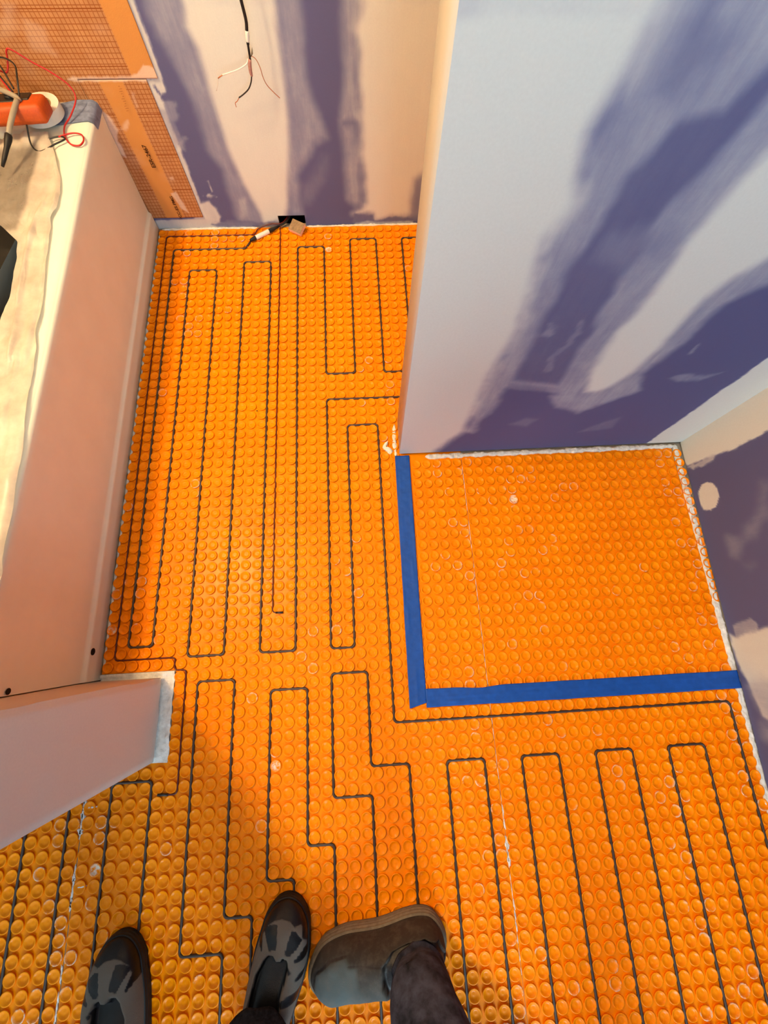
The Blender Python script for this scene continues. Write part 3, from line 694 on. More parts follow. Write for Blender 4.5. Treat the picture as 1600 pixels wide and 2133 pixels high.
# ------------------------------------------------------------------ blue masking tape
def tape_strip(name, a, b, w, label, seed, cut=0.0, pinch=None, crease=0.0008):
    a = np.array(a, float); b = np.array(b, float); L = np.linalg.norm(b - a); d = (b - a) / L; n = np.array([-d[1], d[0]])
    ns = int(L / .004); s = np.linspace(0, 1, ns); k = np.linspace(-.5, .5, 15)
    nz = Noise(seed)
    S, K = np.meshgrid(s, k, indexing='ij')
    side = K * w * (1 + 0.02 * nz(S * L, K * 0, 20))
    if pinch is not None: side = side - (K > 0) * K * 2 * pinch[1] * np.exp(-((S - pinch[0]) / pinch[2]) ** 2)
    along = S * L + cut * K * (S > .985) 
    X = a[0] + d[0] * along + n[0] * side; Y = a[1] + d[1] * along + n[1] * side
    Z = 0.0068 + 0.0003 * nz.fbm(S * L, K * w, 60) + crease * np.abs(nz(S * L * .25, K * w * 1.6, 60)) ** 3 * 2 - .0008 * np.cos(X / P * 2 * PI) * np.cos(Y / P * 2 * PI) * .4
    o = link(name, mesh_np(name, np.stack([X.ravel(), Y.ravel(), Z.ravel()], -1), grid_faces(ns, 15)), M['tape'])
    m = o.modifiers.new('thickness', 'SOLIDIFY'); m.thickness = .0004
    return tag(o, label, 'tape', 'blue masking tape strips')
tape_strip('masking_tape', (0.7915, -0.893), (0.7865, -1.566), 0.0425, 'blue masking tape strip running toward the partition corner', 31, cut=-.012)
o = tape_strip('masking_tape', (0.807, -1.5500), (1.611, -1.5510), 0.0425, 'blue masking tape strip running across to the right wall', 32, pinch=(.17, .004, .05))
o.location.z = .0009

# ------------------------------------------------------------------ bath
def rrect(x0, x1, y0, y1, r, n):
    """n*4 points of a rounded rectangle"""
    out = []
    for cx_, cy_, a0 in ((x1 - r, y1 - r, 0), (x0 + r, y1 - r, 90), (x0 + r, y0 + r, 180), (x1 - r, y0 + r, 270)):
        for t in range(n):
            a = math.radians(a0 + 90 * t / (n - 1)); out.append((cx_ + r * math.cos(a), cy_ + r * math.sin(a)))
    return out
tub = empty('bathtub', (-0.38, -0.73, 0.0), 'white alcove bathtub with smooth warm-lit apron and rounded rim', 'bathtub')
TX0, TX1, TY0, TY1 = -0.775, 0.0, -1.4625, 0.006
RIM = 0.014          # the rim leans out over the foot of the apron
def lean(x, y, z): return x + (RIM * smoothstep(z / .34) + .005 * np.sin(PI * np.clip((y - TY0) / (TY1 - TY0), 0, 1)) * smoothstep(z / .34)) * smoothstep((x + .09) / .09)
# rim and basin
rings = [(rrect(TX0, -0.004, TY0, TY1, .004, 10), .347), (rrect(TX0, -0.0005, TY0, TY1, .004, 10), .353), (rrect(TX0, -0.003, TY0, TY1, .004, 10), .359), (rrect(TX0, -0.009, TY0, TY1, .004, 10), .3635), (rrect(TX0 + .01, -0.018, TY0 + .01, TY1 - .01, .006, 10), .365), (rrect(TX0 + .06, -0.056, TY0 + .07, TY1 - .09, .10, 10), .3655),
         (rrect(TX0 + .07, -0.067, TY0 + .085, TY1 - .105, .11, 10), .362), (rrect(TX0 + .078, -0.074, TY0 + .095, TY1 - .115, .11, 10), .350),
         (rrect(TX0 + .10, -0.096, TY0 + .13, TY1 - .16, .12, 10), .20), (rrect(TX0 + .13, -0.16, TY0 + .18, TY1 - .22, .12, 10), .10), (rrect(TX0 + .18, -0.21, TY0 + .25, TY1 - .30, .10, 10), .07)]
def dens(pts):
    out = []
    for a, b_ in zip(pts, pts[1:] + pts[:1]):
        n = 14 if math.dist(a, b_) > .4 else 1
        out += [(a[0] + (b_[0] - a[0]) * k / n, a[1] + (b_[1] - a[1]) * k / n) for k in range(n)]
    return out
for pts, z in rings:
    if pts is rings[0][0]: bm = bmesh.new(); prev = None
    vv = [bm.verts.new((float(lean(x, y, z)), y, z)) for x, y in dens(pts)]
    if prev:
        for t in range(len(vv)):
            bm.faces.new((prev[t], prev[(t + 1) % len(vv)], vv[(t + 1) % len(vv)], vv[t]))
    prev = vv
bm.faces.new(prev)
from_bm('basin', bm, M['enamel'], tub, True)
# apron: profile (x, z) swept along the bath
prof = [(-.012, .3625), (-.0045, .3605), (-.0005, .357), (.0008, .352), (0.0, .340), (-.0045, .30), (-.0055, .20), (-.0055, .075), (-.0050, .066), (-.0010, .0615), (.0008, .058), (0.0, .052), (-.0004, .03), (0.0, .001), (-.02, .001)]
prof = np.array(prof); ysn = np.linspace(TY0, TY1, 40)
V = np.array([(float(lean(p[0], y, p[1])), y, p[1]) for y in ysn for p in prof])
from_ap = link('apron', mesh_np('apron', V, grid_faces(len(ysn), len(prof))), M['enamel'], tub)
for (y, z) in ((-1.394, .048), (-1.455, .285)):
    bm = bmesh.new()
    bmesh.ops.create_circle(bm, cap_ends=True, radius=.0085 if z < .1 else .006, segments=20)
    from_bm('screw_hole', bm, M['dark'], tub, False, Matrix.Translation((float(lean(0, y, z)) + (.0008 if z < .1 else -.003), y, z)) @ Matrix.Rotation(PI / 2, 4, 'Y'))

# black tarp lining the basin
def tarp():
    key = [(rrect(TX0 + .082, -0.078, TY0 + .099, TY1 - .119, .11, 24), .352), (rrect(TX0 + .112, -0.108, TY0 + .142, TY1 - .172, .12, 24), .21), (rrect(TX0 + .145, -0.175, TY0 + .20, TY1 - .24, .12, 24), .118), (rrect(TX0 + .22, -0.25, TY0 + .30, TY1 - .34, .10, 24), .088), (rrect(TX0 + .34, -0.36, TY0 + .60, TY1 - .64, .02, 24), .086)]
    A = np.array([[(x, y, z) for x, y in pts] for pts, z in key]); rows = []
    for k in range(len(A) - 1):
        for t in np.linspace(0, 1, 8, endpoint=False): rows.append(A[k] * (1 - t) + A[k + 1] * t)
    rows.append(A[-1]); R_ = np.array(rows); n = R_.shape[1]
    R_[4:-1, :, 2] += .014
    R_[:, :, 2] += .006 * np.abs(NZ.fbm(R_[:, :, 0], R_[:, :, 1], 12, 3)) * (np.arange(len(R_)) > 1)[:, None]
    k = np.arange(len(R_) - 1)[:, None]; j = np.arange(n)[None]
    F = np.stack([k*n+j, k*n+(j+1) % n, (k+1)*n+(j+1) % n, (k+1)*n+j], -1).reshape(-1, 4)
    return mesh_np('tarp', R_.reshape(-1, 3), F)
tag(link('tarp', tarp(), M['liner']), 'black tarp lying crumpled inside the bathtub basin', 'tarp')

# cloudy plastic film over the rim
fy = [-.125, -.146, -.215, -.281, -.329, -.375, -.413, -.443, -.55, -.683, -.733, -.769, -.863, -.972, -1.074, -1.159, -1.22, -1.455]
fr = [-.080, -.074, -.047, -.027, -.019, -.020, -.029, -.024, -.016, -.001, -.004, .004, .008, .014, .018, .020, .020, .016]
ly_ = [-.125, -.15, -.36, -.43, -.48, -.535, -.642, -.718, -.76, -.91, -1.455]
lx_ = [-.36, -.36, -.22, -.138, -.094, -.085, -.077, -.083, -.16, -.30, -.30]
nS, nT = 220, 80
s = np.linspace(fy[0], fy[-1], nS); ii = np.argsort(fy); jj = np.argsort(ly_)
xr_ = np.interp(s, np.array(fy)[ii], np.array(fr)[ii]) + .0025 * NZ.fbm(s, s * 0 + 5, 12, 3)
xl_ = np.interp(s, np.array(ly_)[jj], np.array(lx_)[jj]) + .004 * NZ.fbm(s, s * 0 + 9, 10, 3)
t = np.linspace(0, 1, nT)
X = xr_[:, None] + (xl_ - xr_)[:, None] * t[None]; Y = s[:, None] + 0 * t[None] 
zb = np.where(X > .004, .3685 - (X - .004) ** 2 * 30, .3685)
zb = zb - (.02 + .12 * smoothstep((-.62 - Y) / .2)) * smoothstep((-.10 - X) / .14) * (0.75 + .25 * np.cos(Y * 5))
wr_ = .0055 * NZ.fbm(X + .3 * Y, Y, 14, 3) + .0050 * np.abs(NZ(X * 2.2, Y * .35 + X * .4, 30)) ** .7 + .007 * smoothstep((-.05 - X) / .06) * NZ.fbm(X + Y * .2, Y, 9, 3)
zf = zb + .0012 + np.abs(wr_)
# bunched fold along the free edge
zf += .005 * np.exp(-((X - xr_[:, None] + .006) / .004) ** 2) * (Y > -.62) * (0.6 + .6 * NZ(Y, Y * 0, 20)) + .006 * np.exp(-((X + .050 + .012 * np.sin(Y * 9)) / .006) ** 2) * (Y < -.36) * (Y > -.80)
lay = .92 - .50 * smoothstep((-.088 - X + .010 * NZ.fbm(X, Y, 14, 2)) / .014) * smoothstep((Y + .46) / .02) * smoothstep((-.15 - Y) / .03)
lay = lay - .12 * smoothstep(NZ.fbm(X, Y, 16, 3) - .1)
o = link('plastic_film', mesh_np('plastic_film', np.stack([X.ravel(), Y.ravel(), zf.ravel()], -1), grid_faces(nS, nT), {'layers': lay.ravel()}), M['film'])
tag(o, 'cloudy wrinkled plastic film draped over the bathtub rim', 'plastic sheet')

# dusty blue tape over the back end of the rim
U, V_ = np.meshgrid(np.linspace(-.088, .030, 40), np.linspace(0, 1, 16), indexing='ij')
yy = (-.092 + .02 * (U + .088) / .1) + (.083 + .006 * NZ(U, U * 0, 30)) * V_
zz = np.where(U > .003, .3672 - np.clip((U - .003) / .013, 0, 1) ** 2 * .009, .3672) + .0011 * np.abs(NZ.fbm(U, yy, 30, 3))
xx = np.minimum(U, .0150 + (U - .0150) * .15)
zz = zz - np.clip(U - .0150, 0, 1) * 1.0
o = link('rim_tape', mesh_np('rim_tape', np.stack([xx.ravel(), yy.ravel(), zz.ravel()], -1), grid_faces(40, 16)), M['tape_dusty'])
tag(o, 'dusty blue tape wrapped over the back end of the bathtub rim', 'tape')

# flat white roll under the meter
roll = empty('tape_roll', (-.108, -.096, .368), 'flat roll of cream white tape under the end of the orange meter', 'tape roll')
def annulus(r0, r1, z0, z1, n=48):
    bm = bmesh.new(); R_ = [(r0, z0), (r1, z0), (r1, z1), (r0, z1)]
    vv = [[bm.verts.new((r * math.cos(2*PI*k/n), r * math.sin(2*PI*k/n), z)) for r, z in R_] for k in range(n)]
    for k in range(n):
        for q in range(4):
            bm.faces.new((vv[k][q], vv[(k+1) % n][q], vv[(k+1) % n][(q+1) % 4], vv[k][(q+1) % 4]))
    return bm
from_bm('tape_winding', annulus(.032, .050, 0, .022), M['white'], roll, False, Matrix.Translation((-.102, -.060, .3725)))
from_bm('core', annulus(.029, .0319, 0.0, .0222), M['wood'], roll, False, Matrix.Translation((-.102, -.060, .3725)))

# orange test meter lying on the rim
met = empty('test_meter', (-.15, -.105, .40), 'orange rubber-cased test meter lying on the bathtub rim', 'meter')
mx = Matrix.Translation((-.141, -.119, .416)) @ Matrix.Rotation(math.radians(4), 4, 'Z') @ Matrix.Rotation(math.radians(-10), 4, 'X')
bm = bmesh.new(); bm_box(bm, -.088, .088, -.040, .040, -.019, .019, .011)
for v in bm.verts:
    if v.co.x > .04: v.co.y *= 1 - .25 * ((v.co.x - .04) / .05) ** 2
from_bm('holster', bm, M['orange_case'], met, True, mx)
box('meter_face', (-.080, .040, -.012, .034, .012, .0205), M['black'], met, .002, mx)
box('display', (-.070, -.022, -.002, .026, .0200, .0212), M['grey_cap'], met, .0004, mx)
bm = bmesh.new(); bmesh.ops.create_cone(bm, cap_ends=True, segments=28, radius1=.012, radius2=.010, depth=.006)
from_bm('dial', bm, M['black_rubber'], met, True, mx @ Matrix.Translation((.012, .011, .0225)))
box('lead_socket', (.036, .058, -.006, .030, .010, .0215), M['black'], met, .002, mx)

# test leads
rl = empty('test_lead', (-.10, -.12, .42), 'thin red test lead arcing up in front of the orange board', 'test lead')
tube('wire', catmull([(-.118, -.105, .44), (-.150, -.06, .462), (-.142, -.035, .445), (-.128, -.022, .462), (-.120, -.018, .476), (-.108, -.018, .478), (-.078, -.018, .456), (-.045, -.020, .437), (-.018, -.022, .412), (-.014, -.034, .392), (-.030, -.070, .378), (-.045, -.100, .372), (-.040, -.135, .371), (-.022, -.163, .370), (.000, -.168, .3695), (.008, -.150, .3695), (.000, -.130, .370), (-.022, -.127, .372), (-.052, -.143, .374)], 8), .0019, M['red'], rl, 8)
tube('probe', [(-.205, -.060, .452), (-.175, -.080, .450), (-.150, -.096, .447)], [.0045, .0062, .0062], M['red'], rl, 14)
tube('sleeve', catmull([(-.150, -.096, .447), (-.128, -.108, .446), (-.105, -.120, .443), (-.098, -.128, .438)], 4), .0055, M['grey_cap'], rl, 12)
kl = empty('test_lead', (-.12, -.14, .41), 'black test lead looped over the orange meter', 'test lead')
tube('wire', catmull([(-.105, -.150, .405), (-.112, -.172, .378), (-.098, -.188, .371), (-.080, -.186, .372), (-.058, -.168, .373), (-.036, -.150, .373), (-.050, -.140, .373), (-.078, -.150, .374)], 8), .0019, M['black'], kl, 8)
tube('wire', catmull([(-.098, -.118, .443), (-.094, -.085, .462), (-.100, -.055, .468), (-.122, -.035, .470), (-.150, -.020, .466), (-.175, -.010, .462), (-.185, -.030, .462), (-.160, -.050, .468), (-.135, -.080, .462), (-.112, -.108, .446)], 8), .0019, M['black'], kl, 8)
tube('wire', catmull([(-.20, -.055, .462), (-.170, -.028, .474), (-.150, -.035, .474), (-.128, -.065, .466), (-.110, -.100, .448)], 8), .0019, M['black'], kl, 8)
tube('sleeve', catmull([(-.100, -.130, .443), (-.108, -.160, .437), (-.117, -.190, .428), (-.123, -.208, .420)], 4), .0056, M['grey_cap'], kl, 12)
tube('probe', [(-.123, -.208, .420), (-.124, -.210, .419), (-.127, -.218, .415), (-.134, -.234, .407), (-.144, -.252, .397), (-.152, -.268, .389)], [.0055, .0075, .0075, .0052, .0046, .003], M['black_rubber'], kl, 12)

# ------------------------------------------------------------------ orange backer board on the back wall
def board(name, label, us, zs, y, keepf, gridf):
    U, Z = np.meshgrid(us, zs, indexing='ij')
    F = grid_faces(len(us), len(zs)); c = np.stack([U.ravel(), Z.ravel()], -1)[F].mean(1)
    F = F[keepf(c[:, 0], c[:, 1])]
    m = paint(U, Z, KERDI_MUD, 0.0)
    edge = NZ.fbm(U, Z, 18, 3)
    m = np.maximum(m, 0.10 * smoothstep(edge - .1))
    V = np.stack([U.ravel(), np.full(U.size, y), Z.ravel()], -1)
    o = link(name, mesh_np(name, V, F, {'mud': m.ravel(), 'grid': gridf(U, Z).ravel().astype(float)}), M['kerdi'])
    md = o.modifiers.new('thickness', 'SOLIDIFY'); md.thickness = .004; md.offset = -1
    return tag(o, label, 'backer board', 'orange backer boards')
us = axis([(-.79, -.2, .03), (-.2, .197, .003)]); zs = axis([(.355, .56, .003), (.56, 1.9, .04)])
board('backer_board', 'large orange gridded backer board above the bathtub rim', us, zs, 0.0075, lambda x, z: (x < -.004) | (z > .408), lambda U, Z: U < .134)
us = axis([(-.004, .167, .003)]); zs = axis([(.030, .407, .003)])
lb = board('backer_board', 'narrow orange board strip printed ESR-2467 beside the bathtub', us, zs, 0.0078, lambda x, z: (z > .042 + (x > 1)), lambda U, Z: (U < .047) | (U > .104))
def print_text(body, x, z, size, mat, parent, name='printed_text', label=None):
    cu = bpy.data.curves.new('t', 'FONT'); cu.body = body; cu.size = size; cu.extrude = 0.0001; cu.offset = size * .02; cu.space_character = 1.0
    o = bpy.data.objects.new('t', cu); C.objects.link(o)
    bpy.context.view_layer.update()
    me = bpy.data.meshes.new_from_object(o.evaluated_get(bpy.context.evaluated_depsgraph_get()))
    bpy.data.objects.remove(o); bpy.data.curves.remove(cu)
    # stand up against the wall, reading upward
    me.transform(Matrix.Translation((x, 0.0030, z)) @ Matrix.Rotation(PI / 2, 4, 'X') @ Matrix.Rotation(PI / 2, 4, 'Z'))
    q = link(name, me, mat, parent, False)
    return q
M['ink'] = simple('dark_brown_print', (0.045, 0.016, 0.006), 0.8, 0.2, 0.1)
M['faded'] = simple('faded_brown_print', (0.34, 0.13, 0.04), 0.8, 0.2, 0.3, 300)
t1 = print_text('ESR-2467', .0895, .202, .0155, M['ink'], lb)
t2 = print_text('ICC-ES PMG', .0980, .0425, .0125, M['ink'], lb)
for t_ in (t1, t2):
    d = max(v.co.z for v in t_.data.vertices) - min(v.co.z for v in t_.data.vertices); z0 = min(v.co.z for v in t_.data.vertices)
    tgt = .061 if t_ is t1 else .074
    for v in t_.data.vertices: v.co.z = z0 + (v.co.z - z0) * tgt / d

# rubbed-out print higher up the strip: only smudged stroke ends are left
bm = bmesh.new()
for k in range(11):
    z = .344 + .0052 * k; x = .085 + .0009 * k + .0012 * math.sin(k * 2.3)
    w = .0035 + .0015 * math.sin(k * 1.7); hgt = .0016
    q = [bm.verts.new(c) for c in ((x - w, .0029, z), (x + w, .0029, z + .0006), (x + w * .8, .0029, z + hgt), (x - w * .7, .0029, z + hgt * .8))]
    bm.faces.new(q)
from_bm('rubbed_print', bm, M['faded'], lb)

# ------------------------------------------------------------------ cable end hanging on the back wall
ec = empty('electrical_cable', (0.455, -0.02, 0.5), 'black electrical cable with split bare ends hanging on the back wall', 'cable')
tube('sheath', catmull([(.462, .012, .98), (.461, -.01, .965), (.458, -.024, .90), (.452, -.028, .72), (.4565, -.030, .60), (.4578, -.030, .56), (.4592, -.030, .53), (.4560, -.030, .512)], 8), .0036, M['black_rubber'], ec, 12)
tube('tape_wrap', catmull([(.4562, -.030, .513), (.4540, -.0305, .500), (.4530, -.031, .494)], 4), [.0036, .004, .0044, .0045, .0044, .0042, .004, .0038, .0036][:9], M['mud'], ec, 12)
tube('sheath', catmull([(.4532, -.031, .495), (.4520, -.031, .488), (.4505, -.031, .472), (.4495, -.031, .462)], 5), [.0034]*5 + [.0026]*6 + [.0024]*5, M['black_rubber'], ec, 10)
tube('paper_wrap', catmull([(.4490, -.031, .464), (.4455, -.031, .452), (.4440, -.031, .438), (.4455, -.031, .431)], 4), [.0028, .0036, .0040, .0042, .0042, .0042, .0042, .0040, .0040, .0036, .0030, .0024, .0018], simple('plum_paper_wrap', (.38, .20, .17), .9, .2, .3, 90), ec, 10)
tube('white_wire', catmull([(.4440, -.031, .464), (.4390, -.033, .456), (.4170, -.036, .4475), (.3920, -.036, .441), (.3735, -.034, .436)], 6), .0014, M['white'], ec, 8)
tube('copper_end', catmull([(.3740, -.034, .436), (.3660, -.034, .4325), (.3600, -.033, .429)], 4), .0012, M['copper'], ec, 8)
tube('white_wire', catmull([(.3600, -.033, .429), (.3540, -.030, .415), (.3455, -.026, .401)], 4), .0008, M['white'], ec, 8)
tube('black_wire', catmull([(.4450, -.031, .434), (.4395, -.031, .420), (.4290, -.031, .406), (.4120, -.031, .395), (.3990, -.031, .3885)], 6), .0016, M['black'], ec, 8)
tube('copper_end', catmull([(.3995, -.031, .3885), (.3920, -.031, .381), (.3860, -.030, .377), (.3855, -.030, .368)], 5), .0009, M['copper'], ec, 8)
tube('ground_wire', catmull([(.4540, -.031, .470), (.4640, -.032, .463), (.4700, -.033, .448), (.4720, -.033, .432), (.4770, -.032, .416), (.4880, -.029, .401), (.5040, -.026, .384)], 6), .0009, M['copper'], ec, 8)
tube('paper_flap', [(.4530, -.031, .468), (.4575, -.031, .4745), (.4600, -.030, .484)], [.0010, .0022, .0003], M['sole'], ec, 8)

# ------------------------------------------------------------------ people at the edge of the picture
def skin_body(name, verts, edges, radii, mat, parent, sub=2):
    me = bpy.data.meshes.new(name); me.from_pydata(verts, edges, []); me.update()
    o = link(name, me, mat, parent, False)
    o.modifiers.new('skin', 'SKIN'); s_ = o.modifiers.new('sub', 'SUBSURF'); s_.levels = sub; s_.render_levels = sub
    for k, r in enumerate(radii): me.skin_vertices[0].data[k].radius = r
    me.skin_vertices[0].data[0].use_root = True
    bpy.context.view_layer.update()
    ev = bpy.data.meshes.new_from_object(o.evaluated_get(bpy.context.evaluated_depsgraph_get()))
    o.modifiers.clear(); o.data = ev
    if not ev.materials: ev.materials.append(mat)
    ev.polygons.foreach_set('use_smooth', np.ones(len(ev.polygons), dtype=bool))
    return o

def leg_sleeve(path, radii, seed, hem=.004, nseg=40, fold=.005):
    """trouser leg with folds: returns V, F arrays"""
    pts = catmull(path, 16); n = len(pts)
    L = np.r_[0, np.cumsum(np.linalg.norm(np.diff(pts, axis=0), axis=1))]
    r = np.interp(np.linspace(0, 1, n), np.linspace(0, 1, len(radii)), radii)
    a = np.arange(nseg) * 2 * PI / nseg; nz = Noise(seed)
    V = []
    for k in range(n):
        bulge = fold * nz.fbm(np.cos(a) * .10 + L[k] * .35, np.sin(a) * .10 + L[k] * 1.1, 16, 3)
        rr = r[k] + bulge + (hem * (L[k] < .010))
        V.append(np.stack([pts[k, 0] + rr * np.cos(a), pts[k, 1] + rr * np.sin(a), np.full(nseg, pts[k, 2]) + (.010 * nz(np.cos(a) * .1, np.sin(a) * .1, 20) * (L[k] < .05))], -1))
    # turn the hem inside so that it has thickness
    inn = V[0].copy(); c = pts[0]; inn[:, :2] = c[:2] + (inn[:, :2] - c[:2]) * .90; inn[:, 2] += .002
    in2 = inn.copy(); in2[:, 2] += .05
    V = [in2, inn] + V
    V = np.array(V); k = np.arange(len(V) - 1)[:, None]; j = np.arange(nseg)[None]
    F = np.stack([k*nseg+j, k*nseg+(j+1) % nseg, (k+1)*nseg+(j+1) % nseg, (k+1)*nseg+j], -1).reshape(-1, 4)
    return V.reshape(-1, 3), F

def trousers(name, legs, pelvis, mat, parent, label=None):
    Vs, Fs = [], []; off = 0
    for path, radii, seed in legs:
        V, F = leg_sleeve(path, radii, seed); Vs.append(V); Fs.append(F + off); off += len(V)
    # seat: elliptical rings from crotch to waist
    (cx, cy, cz), w, d = pelvis; n = 40; a = np.arange(n) * 2 * PI / n; R_ = []
    for z, s in ((-.12, .55), (-.06, .92), (0, 1.0), (.08, .98), (.14, .92)):
        R_.append(np.stack([cx + w * s * np.cos(a), cy + d * s * np.sin(a), np.full(n, cz + z)], -1))
    V = np.array(R_).reshape(-1, 3); k = np.arange(len(R_) - 1)[:, None]; j = np.arange(n)[None]
    F = np.stack([k*n+j, k*n+(j+1) % n, (k+1)*n+(j+1) % n, (k+1)*n+j], -1).reshape(-1, 4)
    Vs.append(V); Fs.append(F + off)
    o = link(name, mesh_np(name, np.vstack(Vs), np.vstack(Fs)), mat, parent)
    if label: o['label'] = label
    return o

def shoe(parent, toe, heel_dir, st, upper_mat, sole_mat, pattern, open_poly, sole_h=.024, mirror=False, flare=.003, base=.5, name='shoe', label=None, layers=3, creases=.0012):
    """st: rows (s, left, right, height). Local a = lateral (right +), s = distance from the toe tip"""
    D = np.array(heel_dir, float); D /= np.linalg.norm(D); Rt = np.array([-D[1], D[0]])
    if Rt[0] * -D[1] - Rt[1] * -D[0] < 0: Rt = -Rt     # right of the pointing direction (-D)
    toe = np.array(toe, float); st = np.array(st, float)
    if mirror: st = np.stack([st[:, 0], -st[:, 2], -st[:, 1], st[:, 3]], -1); pattern = [(l, sf, op, rg, [(-x, y) for x, y in pl]) for l, sf, op, rg, pl in pattern]; open_poly = [(-x, y) for x, y in open_poly]
    z0 = .0058
    grp = bpy.data.objects.new(name, None)
    S0 = st[:, 0]; ss = np.concatenate([S0[0] + (S0[-1] - S0[0]) * (0.5 - 0.5 * np.cos(np.linspace(0, PI, 110)))])
    lf = np.interp(ss, S0, st[:, 1]); rt = np.interp(ss, S0, st[:, 2]); ht = np.interp(ss, S0, st[:, 3])
    def sm(v): 
        k = np.ones(7) / 7; w = np.pad(v, 3, mode='edge'); return np.convolve(w, k, 'valid')
    # rounded toe and heel: widths follow a root curve at the ends
    tip = np.sqrt(np.clip(1 - (1 - np.clip((ss - S0[0]) / .045, 0, 1)) ** 2, 0, 1)); tail = np.sqrt(np.clip(1 - (1 - np.clip((S0[-1] - ss) / .028, 0, 1)) ** 2, 0, 1))
    c = sm((lf + rt) / 2); hw = sm((rt - lf) / 2) * np.minimum(tip, tail) + 1e-4; ht = sm(ht)
    nf = 64; ph = np.linspace(PI, 0, nf)
    cs, sn = np.cos(ph), np.sin(ph)
    A = c[:, None] + hw[:, None] * np.sign(cs)[None] * np.abs(cs)[None] ** .70
    Hh = ht[:, None] * np.abs(sn)[None] ** .62 * np.minimum(1, .45 + .55 * np.minimum(tip, tail * 1.0 + 0 * tip))[:, None]
    S = ss[:, None] + 0 * A
    pat = paint(A, S, pattern, base)
    d = sdf(A, S, np.array(open_poly)); dip = smoothstep(.5 - d / .008)
    Hh = Hh - dip * .020 + (pat - .5) * .0012 + creases * NZ.fbm(A, S, 28, 3) * smoothstep(Hh / .03)
    pat = np.where(dip > .5, 0.0, pat)
    Z = z0 + sole_h * .75 + np.maximum(Hh, 0)
    def world(A, S, Z): return np.stack([toe[0] + Rt[0] * A + D[0] * S, toe[1] + Rt[1] * A + D[1] * S, Z], -1)
    up = mesh_np(name, world(A, S, Z).reshape(-1, 3), grid_faces(len(ss), nf), {'pat': pat.ravel()})
    o = link(name, up, upper_mat, parent)
    if label: o['label'] = label
    # sole
    per = np.vstack([np.stack([c - hw, ss], -1), np.stack([c + hw, ss], -1)[::-1]])
    t_ = np.roll(per, -1, 0) - np.roll(per, 1, 0); t_ /= np.linalg.norm(t_, axis=1)[:, None] + 1e-9
    nn = np.stack([t_[:, 1], -t_[:, 0]], -1)
    if ((nn * (per - per.mean(0))).sum(1)).mean() < 0: nn = -nn
    rings_ = []; nl = layers * 4
    for q in range(nl + 1):
        f = q / nl; rings_.append((flare * (0.55 + .45 * math.sin(f * PI)) + .0008 * math.cos(f * layers * 2 * PI), f * sole_h))
    rings_.append((-.004, sole_h))
    V = np.concatenate([world((per + nn * o_)[:, 0], (per + nn * o_)[:, 1], np.full(len(per), z0 + z_)) for o_, z_ in rings_])
    n = len(per); k = np.arange(len(rings_) - 1)[:, None]; j = np.arange(n)[None]
    F = [tuple(x) for x in np.stack([k*n+j, k*n+(j+1) % n, (k+1)*n+(j+1) % n, (k+1)*n+j], -1).reshape(-1, 4)]
    F += [tuple(range(n))[::-1], tuple(range((len(rings_)-1)*n, len(rings_)*n))]
    me = bpy.data.meshes.new('sole'); me.from_pydata([tuple(v) for v in V], [], F); me.update()
    link('sole', me, sole_mat, None).parent = o
    return o

# sneaker pattern outlines: lateral, distance from the toe tip (m)
sneaker_pat = [
    (.12, .002, 1, .0004, [(-.08, -.02), (.08, -.02), (.08, .02)] + [(0.0214, 0.0307), (0.0111, 0.0235), (-0.0071, 0.021), (-0.0211, 0.0241), (-0.036, 0.0345), (-0.0422, 0.0459), (-0.0507, 0.0595)] + [(-.08, .06)]),
    (.12, .0018, 1, .0003, [(0.0602, -0.0103), (0.0286, 0.0226), (0.0367, 0.0338), (0.0394, 0.0497), (0.0456, 0.0564), (0.0564, 0.0837), (0.0746, 0.0828)]),
    (0, .0012, 1, .0003, [(-0.0405, 0.0402), (-0.0279, 0.032), (-0.0148, 0.0306), (-0.0121, 0.0443), (-0.0113, 0.0629), (-0.0235, 0.0658), (-0.0323, 0.0514)]),
    (0, .0012, 1, .0003, [(0.0176, 0.0369), (0.0261, 0.0392), (0.0383, 0.0518), (0.0301, 0.0622), (0.0174, 0.0709), (0.0095, 0.0683), (0.0127, 0.0531)]),
    (0, .0012, 1, .0003, [(-0.0622, 0.053), (-0.0509, 0.0615), (-0.038, 0.0716), (-0.0453, 0.046), (-0.0493, 0.0463)]),
    (0, .0012, 1, .0003, [(0.0504, 0.0642), (0.027, 0.0815), (0.0677, 0.0841), (0.0646, 0.0634)]),
    (0, .0012, 1, .0003, [(0.0181, 0.0911), (0.0285, 0.0942), (0.0184, 0.0965)]),
    (0, .0012, 1, .0003, [(0.0299, 0.106), (0.0507, 0.1011), (0.0592, 0.1021), (0.0574, 0.108), (0.0437, 0.1098)]),
    (0, .0012, 1, .0003, [(0.0108, 0.1394), (0.0142, 0.1299), (0.0327, 0.1263), (0.0468, 0.1284), (0.0432, 0.1379)]),
    (.6, .002, .9, .0005, [(-0.0099, 0.0771), (0.0016, 0.0777), (0.002, 0.0841), (-0.0085, 0.0842)]),
]
sneaker_open = [(-0.0311, 0.0844), (-0.0241, 0.0771), (-0.0159, 0.0754), (-0.0094, 0.0832), (0.0027, 0.0836), (0.0052, 0.078), (0.0136, 0.0815), (0.017, 0.0927), (0.0143, 0.1083), (0.0089, 0.131), (0.0136, 0.1646), (-0.0525, 0.1678), (-0.0475, 0.1354), (-0.043, 0.1074), (-0.036, 0.0945)]
